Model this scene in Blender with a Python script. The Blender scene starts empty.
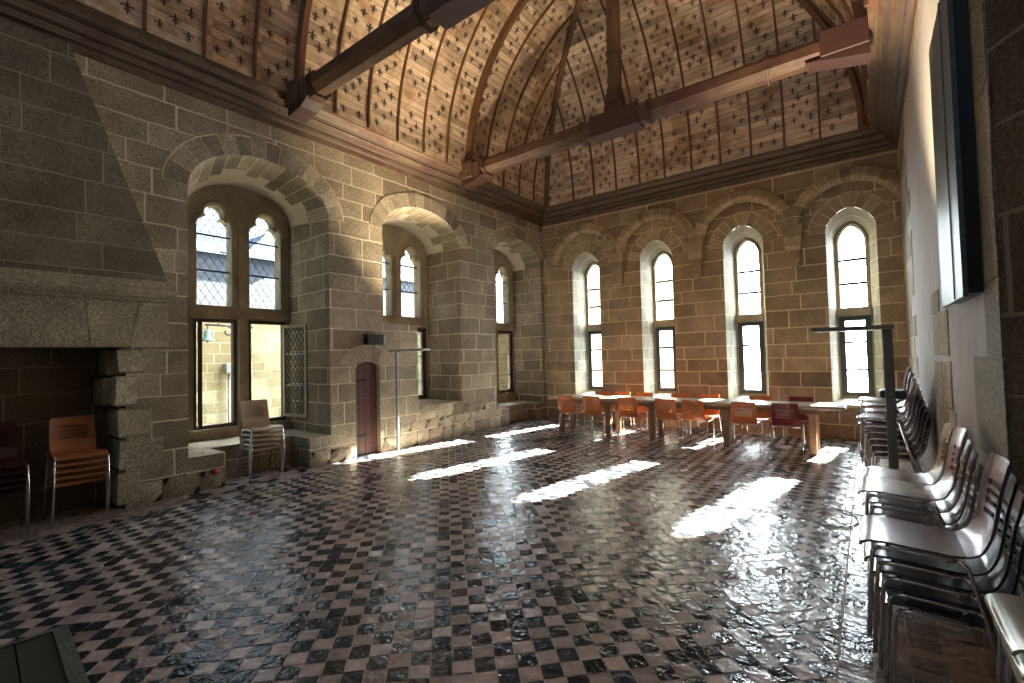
import bpy, math, random
from mathutils import Vector, Matrix, noise
from mathutils.geometry import tessellate_polygon
random.seed(7)
S = bpy.context.scene
COL = S.collection
R = math.radians
PI = math.pi

# ------------------------------------------------------------------ camera
FPX = 470.0
yaw, pit, rol = R(37.05), R(1.82), R(-1.35)
fw = Vector((-math.sin(yaw)*math.cos(pit), math.cos(yaw)*math.cos(pit), math.sin(pit)))
rt = Vector((math.cos(yaw), math.sin(yaw), 0)); up = rt.cross(fw)
rt2 = math.cos(rol)*rt + math.sin(rol)*up; up2 = -math.sin(rol)*rt + math.cos(rol)*up
cam = bpy.data.cameras.new('camera'); co = bpy.data.objects.new('camera', cam); COL.objects.link(co)
M3 = Matrix((rt2, up2, -fw)).transposed()
co.matrix_world = Matrix.Translation((0, 0, 1.65)) @ M3.to_4x4()
cam.sensor_width = 36; cam.lens = FPX/1024*36; cam.clip_start = 0.02; cam.clip_end = 500
S.camera = co
# ------------------------------------------------------------------ view, world, sun
S.view_settings.view_transform = 'Standard'; S.view_settings.look = 'None'
S.view_settings.gamma = 1.0; S.view_settings.use_curve_mapping = False
S.view_settings.exposure = 1.86
S.render.film_transparent = False
S.cycles.use_denoising = True
S.cycles.max_bounces = 10; S.cycles.diffuse_bounces = 6; S.cycles.transparent_max_bounces = 12
S.cycles.sample_clamp_indirect = 6.0
W = bpy.data.worlds.new('sky'); S.world = W; W.use_nodes = True
nt = W.node_tree; nt.nodes.clear()
SUN = Vector((0.305, 1.72, 1.0)).normalized()          # towards the sun
wo = nt.nodes.new('ShaderNodeOutputWorld'); bg = nt.nodes.new('ShaderNodeBackground')
tc = nt.nodes.new('ShaderNodeTexCoord'); dt = nt.nodes.new('ShaderNodeVectorMath'); dt.operation = 'DOT_PRODUCT'
dt.inputs[1].default_value = SUN
cr = nt.nodes.new('ShaderNodeValToRGB')
cr.color_ramp.elements[0].position = 0.60; cr.color_ramp.elements[0].color = (0.022, 0.029, 0.040, 1)
cr.color_ramp.elements[1].position = 0.90; cr.color_ramp.elements[1].color = (0.86, 0.94, 1.0, 1)
e2 = cr.color_ramp.elements.new(0.78); e2.color = (0.060, 0.068, 0.075, 1)
e2 = cr.color_ramp.elements.new(0.84); e2.color = (0.64, 0.72, 0.78, 1)
mr = nt.nodes.new('ShaderNodeMapRange'); mr.inputs[1].default_value = -1; mr.inputs[2].default_value = 1
nt.links.new(tc.outputs['Generated'], dt.inputs[0]); nt.links.new(dt.outputs['Value'], mr.inputs[0])
nt.links.new(mr.outputs[0], cr.inputs[0]); nt.links.new(cr.outputs[0], bg.inputs[0])
bg.inputs[1].default_value = 15.0
nt.links.new(bg.outputs[0], wo.inputs[0])
sl = bpy.data.lights.new('sun', 'SUN'); sl.energy = 80.0; sl.angle = R(0.9); sl.color = (1.0, 0.93, 0.82)
so = bpy.data.objects.new('sun', sl); COL.objects.link(so)
so.rotation_euler = SUN.to_track_quat('Z', 'Y').to_euler(); so.location = (3, 20, 12)

# ------------------------------------------------------------------ materials
def newmat(name):
    m = bpy.data.materials.new(name); m.use_nodes = True
    n = m.node_tree; n.nodes.clear()
    o = n.nodes.new('ShaderNodeOutputMaterial'); b = n.nodes.new('ShaderNodeBsdfPrincipled')
    n.links.new(b.outputs[0], o.inputs[0])
    return m, n, b
def nd(n, t, **kw):
    x = n.nodes.new('ShaderNode'+t)
    for k, v in kw.items(): setattr(x, k, v)
    return x
def mth(n, op, a, b=None, c=None):
    x = nd(n, 'Math', operation=op)
    for i, v in enumerate((a, b, c)):
        if v is None: continue
        if isinstance(v, (int, float)): x.inputs[i].default_value = v
        else: n.links.new(v, x.inputs[i])
    return x.outputs[0]
def mixc(n, f, a, b, bt='MIX'):
    x = nd(n, 'Mix', data_type='RGBA', blend_type=bt)
    for s, v in ((x.inputs[0], f), (x.inputs[6], a), (x.inputs[7], b)):
        if isinstance(v, (int, float)): s.default_value = v
        elif isinstance(v, tuple): s.default_value = (*v, 1) if len(v) == 3 else v
        else: n.links.new(v, s)
    return x.outputs[2]
def noise_t(n, vec, scale, detail=4, rough=.6):
    x = nd(n, 'TexNoise'); x.inputs['Scale'].default_value = scale
    x.inputs['Detail'].default_value = detail; x.inputs['Roughness'].default_value = rough
    if vec is not None: n.links.new(vec, x.inputs['Vector'])
    return x
def bump(n, b, h, dist, strength=1.0):
    x = nd(n, 'Bump'); x.inputs['Distance'].default_value = dist; x.inputs['Strength'].default_value = strength
    n.links.new(h, x.inputs['Height']); n.links.new(x.outputs[0], b.inputs['Normal'])
def ramp(n, f, *stops):
    x = nd(n, 'ValToRGB'); e = x.color_ramp.elements
    while len(e) < len(stops): e.new(.5)
    for i, (p, c) in enumerate(stops):
        e[i].position = p; e[i].color = (*c, 1) if isinstance(c, tuple) else (c, c, c, 1)
    n.links.new(f, x.inputs[0]); return x.outputs[0]

def ashlar(name, c1, c2, mortar, bw=.62, bh=.30, ms=.011, rough_depth=.006, pit=1.0):
    """coursed stone on UV in metres: staggered courses of uneven block length"""
    m, n, b = newmat(name)
    uv = nd(n, 'UVMap'); sep = nd(n, 'SeparateXYZ'); n.links.new(uv.outputs[0], sep.inputs[0])
    obj = nd(n, 'TexCoord').outputs['Object']
    wob = noise_t(n, obj, 3.0, 2); wx = mth(n, 'MULTIPLY', mth(n, 'SUBTRACT', wob.outputs[0], .5), .035)
    v0 = mth(n, 'ADD', sep.outputs[1], wx)
    # courses of uneven height
    v = mth(n, 'ADD', v0, mth(n, 'MULTIPLY', mth(n, 'SINE', mth(n, 'MULTIPLY', v0, 4.3)), .035))
    row = mth(n, 'FLOOR', mth(n, 'DIVIDE', v, bh))
    wn = nd(n, 'TexWhiteNoise', noise_dimensions='1D'); n.links.new(row, wn.inputs['W'])
    u = mth(n, 'ADD', sep.outputs[0], mth(n, 'MULTIPLY', wn.outputs[0], 1.7))
    c3 = nd(n, 'CombineXYZ'); n.links.new(mth(n, 'MULTIPLY', u, 1.0), c3.inputs[0]); n.links.new(mth(n, 'MULTIPLY', row, 7.3), c3.inputs[1])
    wn2 = noise_t(n, c3.outputs[0], 1.1, 0)
    u = mth(n, 'ADD', u, mth(n, 'MULTIPLY', wn2.outputs[0], .55))
    u = mth(n, 'ADD', u, mth(n, 'MULTIPLY', wx, .5))
    cc = nd(n, 'CombineXYZ'); n.links.new(u, cc.inputs[0]); n.links.new(v, cc.inputs[1])
    bk = nd(n, 'TexBrick'); n.links.new(cc.outputs[0], bk.inputs['Vector'])
    bk.inputs['Scale'].default_value = 1; bk.inputs['Brick Width'].default_value = bw
    bk.inputs['Row Height'].default_value = bh; bk.inputs['Mortar Size'].default_value = ms
    bk.inputs['Mortar Smooth'].default_value = .35; bk.inputs['Color1'].default_value = (0, 0, 0, 1)
    bk.inputs['Color2'].default_value = (1, 1, 1, 1); bk.inputs['Mortar'].default_value = (.5, .5, .5, 1)
    stone = mixc(n, bk.outputs[0], c1, c2)
    n1 = noise_t(n, obj, 2.2, 5); stone = mixc(n, .75, stone, ramp(n, n1.outputs[0], (.3, .55), (.7, 1.35)), 'MULTIPLY')
    n2 = noise_t(n, obj, 42, 7, .8); stone = mixc(n, min(1, .95*pit), stone, ramp(n, n2.outputs[0], (.36, .30), (.50, 1.0), (.64, 1.75)), 'MULTIPLY')
    big = noise_t(n, obj, .5, 2); stone = mixc(n, ramp(n, big.outputs[0], (.4, 0.0), (.65, .5)), stone, (c1[0]*1.1, c1[1]*.86, c1[2]*.66))
    col = mixc(n, bk.outputs[1], stone, mortar)
    n.links.new(col, b.inputs['Base Color']); b.inputs['Roughness'].default_value = .85
    b.inputs['Specular IOR Level'].default_value = .25
    h = mth(n, 'ADD', mth(n, 'MULTIPLY', mth(n, 'SUBTRACT', 1.0, bk.outputs[1]), 1.0), mth(n, 'MULTIPLY', n2.outputs[0], 1.4*pit))
    bump(n, b, h, rough_depth)
    return m
def block_stone(name, c1, c2, pit=1.0):
    """single blocks: tone of each face from the 'tone' attribute"""
    m, n, b = newmat(name)
    at = nd(n, 'Attribute', attribute_name='tone'); obj = nd(n, 'TexCoord').outputs['Object']
    stone = mixc(n, at.outputs['Fac'], c1, c2)
    n1 = noise_t(n, obj, 2.6, 5); stone = mixc(n, .7, stone, ramp(n, n1.outputs[0], (.3, .6), (.7, 1.3)), 'MULTIPLY')
    n2 = noise_t(n, obj, 42, 7, .8); stone = mixc(n, min(1, .95*pit), stone, ramp(n, n2.outputs[0], (.36, .30), (.50, 1.0), (.64, 1.75)), 'MULTIPLY')
    n.links.new(stone, b.inputs['Base Color']); b.inputs['Roughness'].default_value = .85
    b.inputs['Specular IOR Level'].default_value = .25
    bump(n, b, n2.outputs[0], .007*pit)
    return m
def plain(name, c, rough=.5, metal=0.0, nscale=0, namt=.3, bd=0.0, spec=None, coat=0.0):
    m, n, b = newmat(name)
    b.inputs['Base Color'].default_value = (*c, 1); b.inputs['Roughness'].default_value = rough
    b.inputs['Metallic'].default_value = metal
    if spec is not None: b.inputs['Specular IOR Level'].default_value = spec
    if coat: b.inputs['Coat Weight'].default_value = coat; b.inputs['Coat Roughness'].default_value = .15
    if nscale:
        obj = nd(n, 'TexCoord').outputs['Object']; x = noise_t(n, obj, nscale, 5)
        n.links.new(mixc(n, 1.0, c, ramp(n, x.outputs[0], (.3, 1-namt), (.7, 1+namt)), 'MULTIPLY'), b.inputs['Base Color'])
        if bd: bump(n, b, x.outputs[0], bd)
    return m
def wood(name, c1, c2, rough=.6, sx=1.0, sy=14.0, c3=None, bd=.002, plank=0.0, pc=(.08, .05, .03)):
    """grain runs along U; optional plank joints every `plank` metres of V"""
    m, n, b = newmat(name)
    uv = nd(n, 'UVMap'); mp = nd(n, 'Mapping'); mp.inputs['Scale'].default_value = (sx, sy, 1)
    n.links.new(uv.outputs[0], mp.inputs[0])
    g = noise_t(n, mp.outputs[0], 2.0, 6, .65)
    col = mixc(n, ramp(n, g.outputs[0], (.32, 0.0), (.68, 1.0)), c1, c2)
    obj = nd(n, 'TexCoord').outputs['Object']
    if c3:
        l = noise_t(n, obj, 1.3, 4, .7); col = mixc(n, ramp(n, l.outputs[0], (.47, 0.0), (.6, .9)), col, c3)
    h = g.outputs[0]
    if plank:
        sep = nd(n, 'SeparateXYZ'); n.links.new(uv.outputs[0], sep.inputs[0])
        q = mth(n, 'DIVIDE', sep.outputs[1], plank)
        row = mth(n, 'FLOOR', q); fr = mth(n, 'FRACT', q)
        uu = mth(n, 'FLOOR', mth(n, 'DIVIDE', sep.outputs[0], .605))
        cx = nd(n, 'CombineXYZ'); n.links.new(row, cx.inputs[0]); n.links.new(uu, cx.inputs[1])
        wn = nd(n, 'TexWhiteNoise', noise_dimensions='2D'); n.links.new(cx.outputs[0], wn.inputs['Vector'])
        col = mixc(n, 1.0, col, ramp(n, wn.outputs[0], (0.0, .62), (.5, 1.0), (1.0, 1.22)), 'MULTIPLY')
        line = ramp(n, mth(n, 'ABSOLUTE', mth(n, 'SUBTRACT', fr, .5)), (.455, 0.0), (.49, 1.0))
        col = mixc(n, mth(n, 'MULTIPLY', line, .75), col, pc)
        h = mth(n, 'SUBTRACT', mth(n, 'MULTIPLY', g.outputs[0], .5), line)
    n.links.new(col, b.inputs['Base Color']); b.inputs['Roughness'].default_value = rough
    if bd: bump(n, b, h, bd)
    return m

MAT = {}
MORT = (.66, .54, .36)
MAT['wall_left'] = ashlar('granite_left_wall', (.19, .162, .112), (.39, .335, .235), (.62, .54, .38), .66, .31, .011, .010, 1.0)
MAT['wall_far'] = ashlar('granite_far_wall', (.25, .19, .118), (.43, .34, .215), MORT, .66, .30, .012, .006, .7)
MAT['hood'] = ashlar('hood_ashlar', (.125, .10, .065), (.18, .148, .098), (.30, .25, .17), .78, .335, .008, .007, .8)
MAT['block'] = block_stone('granite_block', (.20, .168, .115), (.42, .36, .25))
MAT['block_far'] = block_stone('granite_block_far', (.29, .215, .13), (.44, .345, .22), .6)
MAT['tracery'] = block_stone('tracery_stone', (.30, .255, .18), (.40, .34, .24), .45)
MAT['reveal'] = ashlar('daylit_reveal', (.30, .29, .22), (.42, .40, .32), (.58, .54, .42), .26, .30, .010, .004, .5)  # wall stone made paler, daylight on the splays put into its colour
MAT['mortar'] = plain('lime_mortar', MORT, .9, nscale=30, bd=.003)
MAT['white_plaster'] = plain('white_plaster', (.62, .57, .47), .9, nscale=6, namt=.12)
MAT['court'] = ashlar('courtyard_stone', (.125, .112, .055), (.20, .18, .11), (.23, .21, .135), .42, .24, .012, .01, .7)
MAT['slate'] = plain('blue_slate', (.035, .055, .095), .6, nscale=4, namt=.15)
MAT['plaster'] = None
MAT['far_wall'] = plain('blue_render', (.011, .017, .028), .7)
MAT['wood_dark'] = wood('dark_frame_oak', (.035, .021, .014), (.065, .038, .024), .55)
MAT['beam'] = wood('aged_oak_beam', (.05, .025, .010), (.125, .064, .027), .6, 1.0, 16, (.06, .018, .012), .003)
MAT['red'] = wood('red_painted_oak', (.034, .012, .008), (.062, .022, .015), .6, 1.0, 16, None, .002)
MAT['rib'] = wood('rib_oak', (.085, .036, .015), (.155, .07, .03), .55, 1.0, 10)
MAT['cornice'] = wood('cornice_oak', (.045, .027, .015), (.17, .115, .065), .6, .8, 30, (.075, .030, .018), .004)
MAT['planks'] = wood('whitewashed_boards', (.38, .235, .125), (.70, .57, .42), .7, .9, 22, (.32, .195, .10), .004, plank=.105)
MAT['ink'] = plain('stencil_black', (.030, .028, .026), .7)
MAT['door'] = wood('door_oxblood', (.065, .025, .018), (.105, .042, .030), .5, 1.0, 12)
MAT['table'] = wood('table_oak', (.20, .105, .05), (.30, .17, .085), .38, 1.0, 12)
MAT['table_top'] = wood('table_top_oak', (.28, .21, .15), (.40, .32, .24), .28, 1.0, 12)
MAT['chrome'] = plain('chrome', (.78, .78, .80), .14, 1.0)
MAT['steel'] = plain('grey_steel', (.42, .43, .40), .35, .8)
MAT['grey_paint'] = plain('grey_green_paint', (.13, .135, .12), .45, .2)
MAT['window_paint'] = plain('dark_window_paint', (.045, .05, .052), .5)
MAT['black'] = plain('black_plastic', (.012, .013, .015), .4)
MAT['iron'] = plain('black_iron', (.02, .02, .022), .5, .6)
MAT['lead'] = plain('lead', (.045, .05, .055), .6, .3)
MAT['verdigris'] = plain('verdigris', (.07, .15, .13), .6, .3, nscale=20, namt=.3)
MAT['red_cap'] = plain('red_plastic', (.45, .03, .02), .4)
MAT['diffuser'] = plain('lamp_diffuser', (.85, .85, .82), .4)
MAT['orange'] = wood('orange_ply', (.50, .135, .035), (.62, .19, .055), .35, 1.0, 8, None, .0005)
MAT['shaded_orange'] = wood('shaded_orange_ply', (.25, .085, .026), (.33, .12, .04), .4, 1.0, 8, None, .0005)  # orange ply darkened, shade of the fireplace put into the colour
MAT['oxblood'] = wood('oxblood_ply', (.14, .016, .018), (.18, .024, .026), .3, 1.0, 8, None, .0005)
MAT['shaded_oxblood'] = wood('shaded_oxblood_ply', (.035, .008, .008), (.05, .012, .012), .35, 1.0, 8, None, .0005)  # oxblood ply with the fireplace's low light put into its colour
MAT['tan'] = wood('tan_ply', (.36, .26, .17), (.44, .33, .22), .35, 1.0, 8, None, .0005)
MAT['silver'] = plain('satin_silver_shell', (.36, .32, .30), .26, .55)
MAT['mauve'] = plain('mauve_lacquer', (.15, .105, .13), .27, .5)
MAT['black_shell'] = plain('black_lacquer', (.018, .014, .016), .28, 0, coat=.3)
MAT['cream_shell'] = plain('cream_satin_shell', (.46, .44, .36), .3, .35)

def mk_glass():
    m, n, b = newmat('window_glass'); n.nodes.remove(b)
    tr = nd(n, 'BsdfTransparent'); tr.inputs[0].default_value = (.86, .90, .90, 1)
    gl = nd(n, 'BsdfGlossy'); gl.inputs['Roughness'].default_value = .05
    mx = nd(n, 'MixShader'); mx.inputs[0].default_value = .07
    o = [x for x in n.nodes if x.type == 'OUTPUT_MATERIAL'][0]
    n.links.new(tr.outputs[0], mx.inputs[1]); n.links.new(gl.outputs[0], mx.inputs[2]); n.links.new(mx.outputs[0], o.inputs[0])
    return m
MAT['glass'] = mk_glass()
def mk_rightplaster():
    m, n, b = newmat('old_white_plaster')
    obj = nd(n, 'TexCoord').outputs['Object']
    a = noise_t(n, obj, .9, 4); c = mixc(n, ramp(n, a.outputs[0], (.38, 0.0), (.62, 1.0)), (.38, .335, .325), (.31, .31, .27))
    mp = nd(n, 'Mapping'); mp.inputs['Scale'].default_value = (1, 3, .5); n.links.new(obj, mp.inputs[0])
    s = noise_t(n, mp.outputs[0], 6, 6, .7); c = mixc(n, .8, c, ramp(n, s.outputs[0], (.3, .75), (.6, 1.1)), 'MULTIPLY')
    n.links.new(c, b.inputs['Base Color']); b.inputs['Roughness'].default_value = .85
    bump(n, b, s.outputs[0], .006); return m
MAT['plaster'] = mk_rightplaster()
def mk_tile(name, c, rough, wave):
    m, n, b = newmat(name)
    at = nd(n, 'Attribute', attribute_name='tone'); obj = nd(n, 'TexCoord').outputs['Object']
    a = noise_t(n, obj, 14, 5, .65)
    col = mixc(n, 1.0, c, ramp(n, at.outputs['Fac'], (0.0, .62), (1.0, 1.35)), 'MULTIPLY')
    col = mixc(n, .8, col, ramp(n, a.outputs[0], (.3, .6), (.7, 1.4)), 'MULTIPLY')
    n.links.new(col, b.inputs['Base Color'])
    n.links.new(ramp(n, a.outputs[0], (.3, rough*1.5), (.7, rough*.7)), b.inputs['Roughness'])
    b.inputs['Specular IOR Level'].default_value = .42
    w = noise_t(n, obj, 17, 3, .55); bump(n, b, w.outputs[0], wave)
    return m
MAT['tile_black'] = mk_tile('glazed_black_tile', (.026, .034, .044), .14, .0095)
MAT['tile_pink'] = mk_tile('glazed_pinkish_tile', (.37, .30, .28), .22, .0075)
MAT['tile_brown'] = mk_tile('plain_brown_tile', (.25, .20, .17), .25, .007)
MAT['grout'] = plain('grout', (.50, .44, .39), .8, nscale=40)
def mk_speckle():
    m, n, b = newmat('speckled_granite')
    obj = nd(n, 'TexCoord').outputs['Object']; a = noise_t(n, obj, 130, 3, .8)
    n.links.new(ramp(n, a.outputs[0], (.40, (.03, .036, .033)), (.60, (.16, .185, .165))), b.inputs['Base Color'])
    b.inputs['Roughness'].default_value = .6; return m
MAT['speckle'] = mk_speckle()
MAT['slate_board'] = wood('dull_green_board', (.032, .034, .026), (.052, .054, .042), .6, 1.0, 9)
def mk_panel():
    m, n, b = newmat('painted_board')
    uv = nd(n, 'UVMap'); mp = nd(n, 'Mapping'); mp.inputs['Scale'].default_value = (22, 1.3, 1); n.links.new(uv.outputs[0], mp.inputs[0])
    a = noise_t(n, mp.outputs[0], 1.5, 6, .7)
    n.links.new(ramp(n, a.outputs[0], (.3, (.035, .045, .05)), (.7, (.11, .14, .15))), b.inputs['Base Color'])
    b.inputs['Roughness'].default_value = .42; bump(n, b, a.outputs[0], .004); return m
MAT['panel'] = mk_panel()

# ------------------------------------------------------------------ mesh builder
class MB:
    def __init__(s): s.v = []; s.f = []; s.uv = []; s.m = []; s.t = []; s.mats = []; s.sm = []
    def mi(s, k):
        if k not in s.mats: s.mats.append(k)
        return s.mats.index(k)
    def face(s, pts, mat, uvs=None, tone=.5, smooth=False):
        i = len(s.v); s.v += [tuple(p) for p in pts]; s.f.append(tuple(range(i, i+len(pts))))
        if uvs is None: uvs = boxuv(pts)
        s.uv += [tuple(u) for u in uvs]; s.m.append(s.mi(mat)); s.t.append(tone); s.sm.append(smooth)
    def mesh(s, verts, faces, mat, uvf=None, tone=.5, smooth=True):
        i = len(s.v); s.v += [tuple(p) for p in verts]
        for f in faces:
            s.f.append(tuple(i+k for k in f)); pts = [verts[k] for k in f]
            s.uv += [uvf(p) for p in pts] if uvf else boxuv(pts)
            s.m.append(s.mi(mat)); s.t.append(tone); s.sm.append(smooth)
    def box(s, a, b, mat, tone=.5, xf=None, bev=0.0):
        x0, y0, z0 = a; x1, y1, z1 = b
        if bev:
            c = bev; L = []
            def ring(z, i): return [(x0+i, y0+c if i == 0 else y0+i, z)]
            P = []
            for z, i in ((z0, c), (z0+c, 0), (z1-c, 0), (z1, c)):
                P.append([(x0+i+c, y0+i, z), (x1-i-c, y0+i, z), (x1-i, y0+i+c, z), (x1-i, y1-i-c, z),
                          (x1-i-c, y1-i, z), (x0+i+c, y1-i, z), (x0+i, y1-i-c, z), (x0+i, y0+i+c, z)])
            V = [Vector(p) for r in P for p in r]
            if xf: V = [xf @ p for p in V]
            F = [tuple(range(7, -1, -1)), tuple(range(24, 32))]
            for k in range(3):
                for j in range(8): F.append((k*8+j, k*8+(j+1) % 8, k*8+8+(j+1) % 8, k*8+8+j))
            s.mesh(V, F, mat, None, tone, False); return
        V = [Vector(p) for p in ((x0, y0, z0), (x1, y0, z0), (x1, y1, z0), (x0, y1, z0), (x0, y0, z1), (x1, y0, z1), (x1, y1, z1), (x0, y1, z1))]
        if xf: V = [xf @ p for p in V]
        s.mesh(V, [(3, 2, 1, 0), (4, 5, 6, 7), (0, 1, 5, 4), (1, 2, 6, 5), (2, 3, 7, 6), (3, 0, 4, 7)], mat, None, tone, False)
    def tube(s, path, r, mat, n=8, caps=True, smooth=True):
        P = [Vector(p) for p in path]; V = []; F = []
        d0 = (P[1]-P[0]).normalized(); a = d0.orthogonal().normalized()
        for i, p in enumerate(P):
            d = ((P[min(i+1, len(P)-1)]-P[max(i-1, 0)])).normalized()
            a = (a-d*a.dot(d)).normalized(); b = d.cross(a)
            rr = r[i] if isinstance(r, (list, tuple)) else r
            for k in range(n):
                t = 2*PI*k/n; V.append(p+(a*math.cos(t)+b*math.sin(t))*rr)
        for i in range(len(P)-1):
            for k in range(n): F.append((i*n+k, i*n+(k+1) % n, (i+1)*n+(k+1) % n, (i+1)*n+k))
        if caps: F.append(tuple(range(n-1, -1, -1))); F.append(tuple(range((len(P)-1)*n, len(P)*n)))
        s.mesh(V, F, mat, None, .5, smooth)
    def sweep(s, path, side, w, h, mat, tone=.5, inw=None):
        """rectangular bar along path; side = vector across (w), third direction h"""
        P = [Vector(p) for p in path]; acc = 0; prev = None
        for i in range(len(P)):
            d = (P[min(i+1, len(P)-1)]-P[max(i-1, 0)]).normalized()
            sd = (side[i] if isinstance(side, list) else side)
            sd = (sd-d*sd.dot(d)).normalized(); o = d.cross(sd).normalized()
            if inw is not None and (inw[i] if isinstance(inw, list) else inw).dot(o) < 0: o = -o
            q = [P[i]+sd*w/2, P[i]-sd*w/2, P[i]-sd*w/2*.8+o*h, P[i]+sd*w/2*.8+o*h]
            if prev:
                L = (P[i]-P[i-1]).length
                for k in range(4):
                    k2 = (k+1) % 4
                    s.face([prev[k], prev[k2], q[k2], q[k]], mat, [(acc, k*.1), (acc, k*.1+.08), (acc+L, k*.1+.08), (acc+L, k*.1)], tone)
                acc += L
            else: s.face(q, mat, None, tone)
            prev = q
        s.face(prev[::-1], mat, None, tone)
    def build(s, name, parent=None, kind=None, label=None, cat=None, group=None, weld=False):
        me = bpy.data.meshes.new(name); me.from_pydata(s.v, [], s.f)
        ul = me.uv_layers.new(name='UVMap'); ul.data.foreach_set('uv', [c for u in s.uv for c in u])
        for k in s.mats: me.materials.append(MAT[k])
        me.polygons.foreach_set('material_index', s.m); me.polygons.foreach_set('use_smooth', s.sm)
        at = me.attributes.new('tone', 'FLOAT', 'FACE'); at.data.foreach_set('value', s.t)
        me.update()
        o = bpy.data.objects.new(name, me); COL.objects.link(o)
        if parent: o.parent = parent
        tag(o, label, cat, group, kind)
        return o
def boxuv(pts):
    p = [Vector(q) for q in pts]
    n = Vector((0, 0, 0))
    for i in range(1, len(p)-1): n += (p[i]-p[0]).cross(p[i+1]-p[0])
    a = [abs(c) for c in n]
    if a[2] >= a[0] and a[2] >= a[1]: return [(q.x, q.y) for q in p] if a[2] > 0 else [(0, 0)]*len(p)
    ext = [max(q[i] for q in p)-min(q[i] for q in p) for i in range(3)]
    if a[0] >= a[1]: r = [(q.y, q.z) for q in p]; e = (ext[1], ext[2])
    else: r = [(q.x, q.z) for q in p]; e = (ext[0], ext[2])
    return r
def vuv(pts):       # grain along the vertical
    return [(b, a) for a, b in boxuv(pts)]
def tag(o, label=None, cat=None, group=None, kind=None):
    if label: o['label'] = label
    if cat: o['category'] = cat
    if group: o['group'] = group
    if kind: o['kind'] = kind
    return o
def empty(name, loc=(0, 0, 0), rz=0, label=None, cat=None, group=None, kind=None):
    o = bpy.data.objects.new(name, None); COL.objects.link(o); o.location = loc; o.rotation_euler = (0, 0, rz)
    o.empty_display_size = .1
    return tag(o, label, cat, group, kind)
def copy_tree(o, parent=None):
    c = o.copy(); COL.objects.link(c); c.parent = parent
    for ch in list(o.children): copy_tree(ch, c)
    return c

# wall frames: (along, height, depth into the wall) -> world
XL, YF, XR = -6.9, 10.62, .56
def PL(u, z, d=0): return Vector((XL-d, u, z))
def PF(u, z, d=0): return Vector((u, YF+d, z))
def PR(u, z, d=0): return Vector((XR+d, u, z))
def poly(mb, P, outer, holes, mat, d=0, tone=.5):
    loops = [[Vector((a, b, 0)) for a, b in l] for l in [outer]+holes]
    flat = [p for l in loops for p in l]
    for t in tessellate_polygon(loops):
        q = [flat[i] for i in t]
        if (q[1]-q[0]).cross(q[2]-q[0]).length < 1e-9: continue
        mb.face([P(p.x, p.y, d) for p in q], mat, [(p.x, p.y) for p in q], tone)
def arch(u0, u1, zs, rise, n=24, pt=0.0):
    """from (u1,zs) over the crown to (u0,zs); pt > 0 sharpens the crown"""
    uc, a = (u0+u1)/2, (u1-u0)/2; r = []
    for i in range(n+1):
        t = PI*i/n; x = math.cos(t); z = math.sin(t)
        z = z + pt*(1-abs(x))*z**2*.5 - pt*.5*z**4*.0
        r.append((uc+a*x, zs+rise*z/(1+pt*.5)))
    return r
def band(mb, P, A, da, B, db, mat, tone=.5, uv='len'):
    """strip between polyline A at depth da and polyline B at depth db"""
    acc = 0
    for i in range(len(A)-1):
        L = math.dist(A[i], A[i+1])
        q = [P(*A[i], da), P(*A[i+1], da), P(*B[i+1], db), P(*B[i], db)]
        if abs(A[i][0]-A[i+1][0]) < 1e-6 and uv == 'wall': uvs = [(da, A[i][1]), (da, A[i+1][1]), (db, B[i+1][1]), (db, B[i][1])]
        elif uv == 'wall': uvs = [(acc, 0.03), (acc+L, .03), (acc+L, .03+abs(db-da)), (acc, .03+abs(db-da))]
        else: uvs = [(acc, da), (acc+L, da), (acc+L, db), (acc, db)]
        mb.face(q, mat, uvs, tone); acc += L
def offset_line(A, w):
    r = []
    for i, p in enumerate(A):
        a = A[max(i-1, 0)]; b = A[min(i+1, len(A)-1)]
        dx, dy = b[0]-a[0], b[1]-a[1]; l = math.hypot(dx, dy) or 1
        r.append((p[0]+dy/l*w, p[1]-dx/l*w))
    return r
def resample(A, n):
    L = [0]
    for i in range(len(A)-1): L.append(L[-1]+math.dist(A[i], A[i+1]))
    r = []; k = 0
    for j in range(n+1):
        s = L[-1]*j/n
        while k < len(A)-2 and L[k+1] < s: k += 1
        t = (s-L[k])/max(L[k+1]-L[k], 1e-9); r.append((A[k][0]+(A[k+1][0]-A[k][0])*t, A[k][1]+(A[k+1][1]-A[k][1])*t))
    return r
def voussoirs(mb, P, A, w, n, mat, mortar, proud=.008, gap=.012, jit=0.0, depth0=0.0):
    """ring of radial blocks around arch line A (outside), slightly proud of the wall"""
    sub = 3; A2 = resample(A, n*sub); B2 = offset_line(A2, w)
    band(mb, P, A2, depth0-.002, B2, depth0-.002, mortar)
    C2 = offset_line(A2, w+gap); band(mb, P, B2, depth0-.002, C2, depth0-.001, mortar)
    for k in range(n):
        i0, i1 = k*sub, (k+1)*sub; tone = random.random(); ww = w*(1+random.uniform(-jit, jit))
        a = A2[i0:i1+1]; b = offset_line(A2, ww)[i0:i1+1]
        def sh(l):
            l = list(l); c = [sum(x)/len(l) for x in zip(*l)]
            d = math.dist(l[0], l[-1]); f = gap/2/max(d, 1e-6)
            l[0] = tuple(l[0][j]+(l[1][j]-l[0][j])*f*sub for j in (0, 1)); l[-1] = tuple(l[-1][j]+(l[-2][j]-l[-1][j])*f*sub for j in (0, 1)); return l
        a, b = sh(a), sh(b)
        band(mb, P, a, depth0-proud, b, depth0-proud, mat, tone)
        band(mb, P, b, depth0-proud, b, depth0, mat, tone); band(mb, P, a, depth0-proud, a, depth0, mat, tone)
        for e in (0, -1): band(mb, P, [a[e], b[e]], depth0-proud, [a[e], b[e]], depth0, mat, tone)
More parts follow.
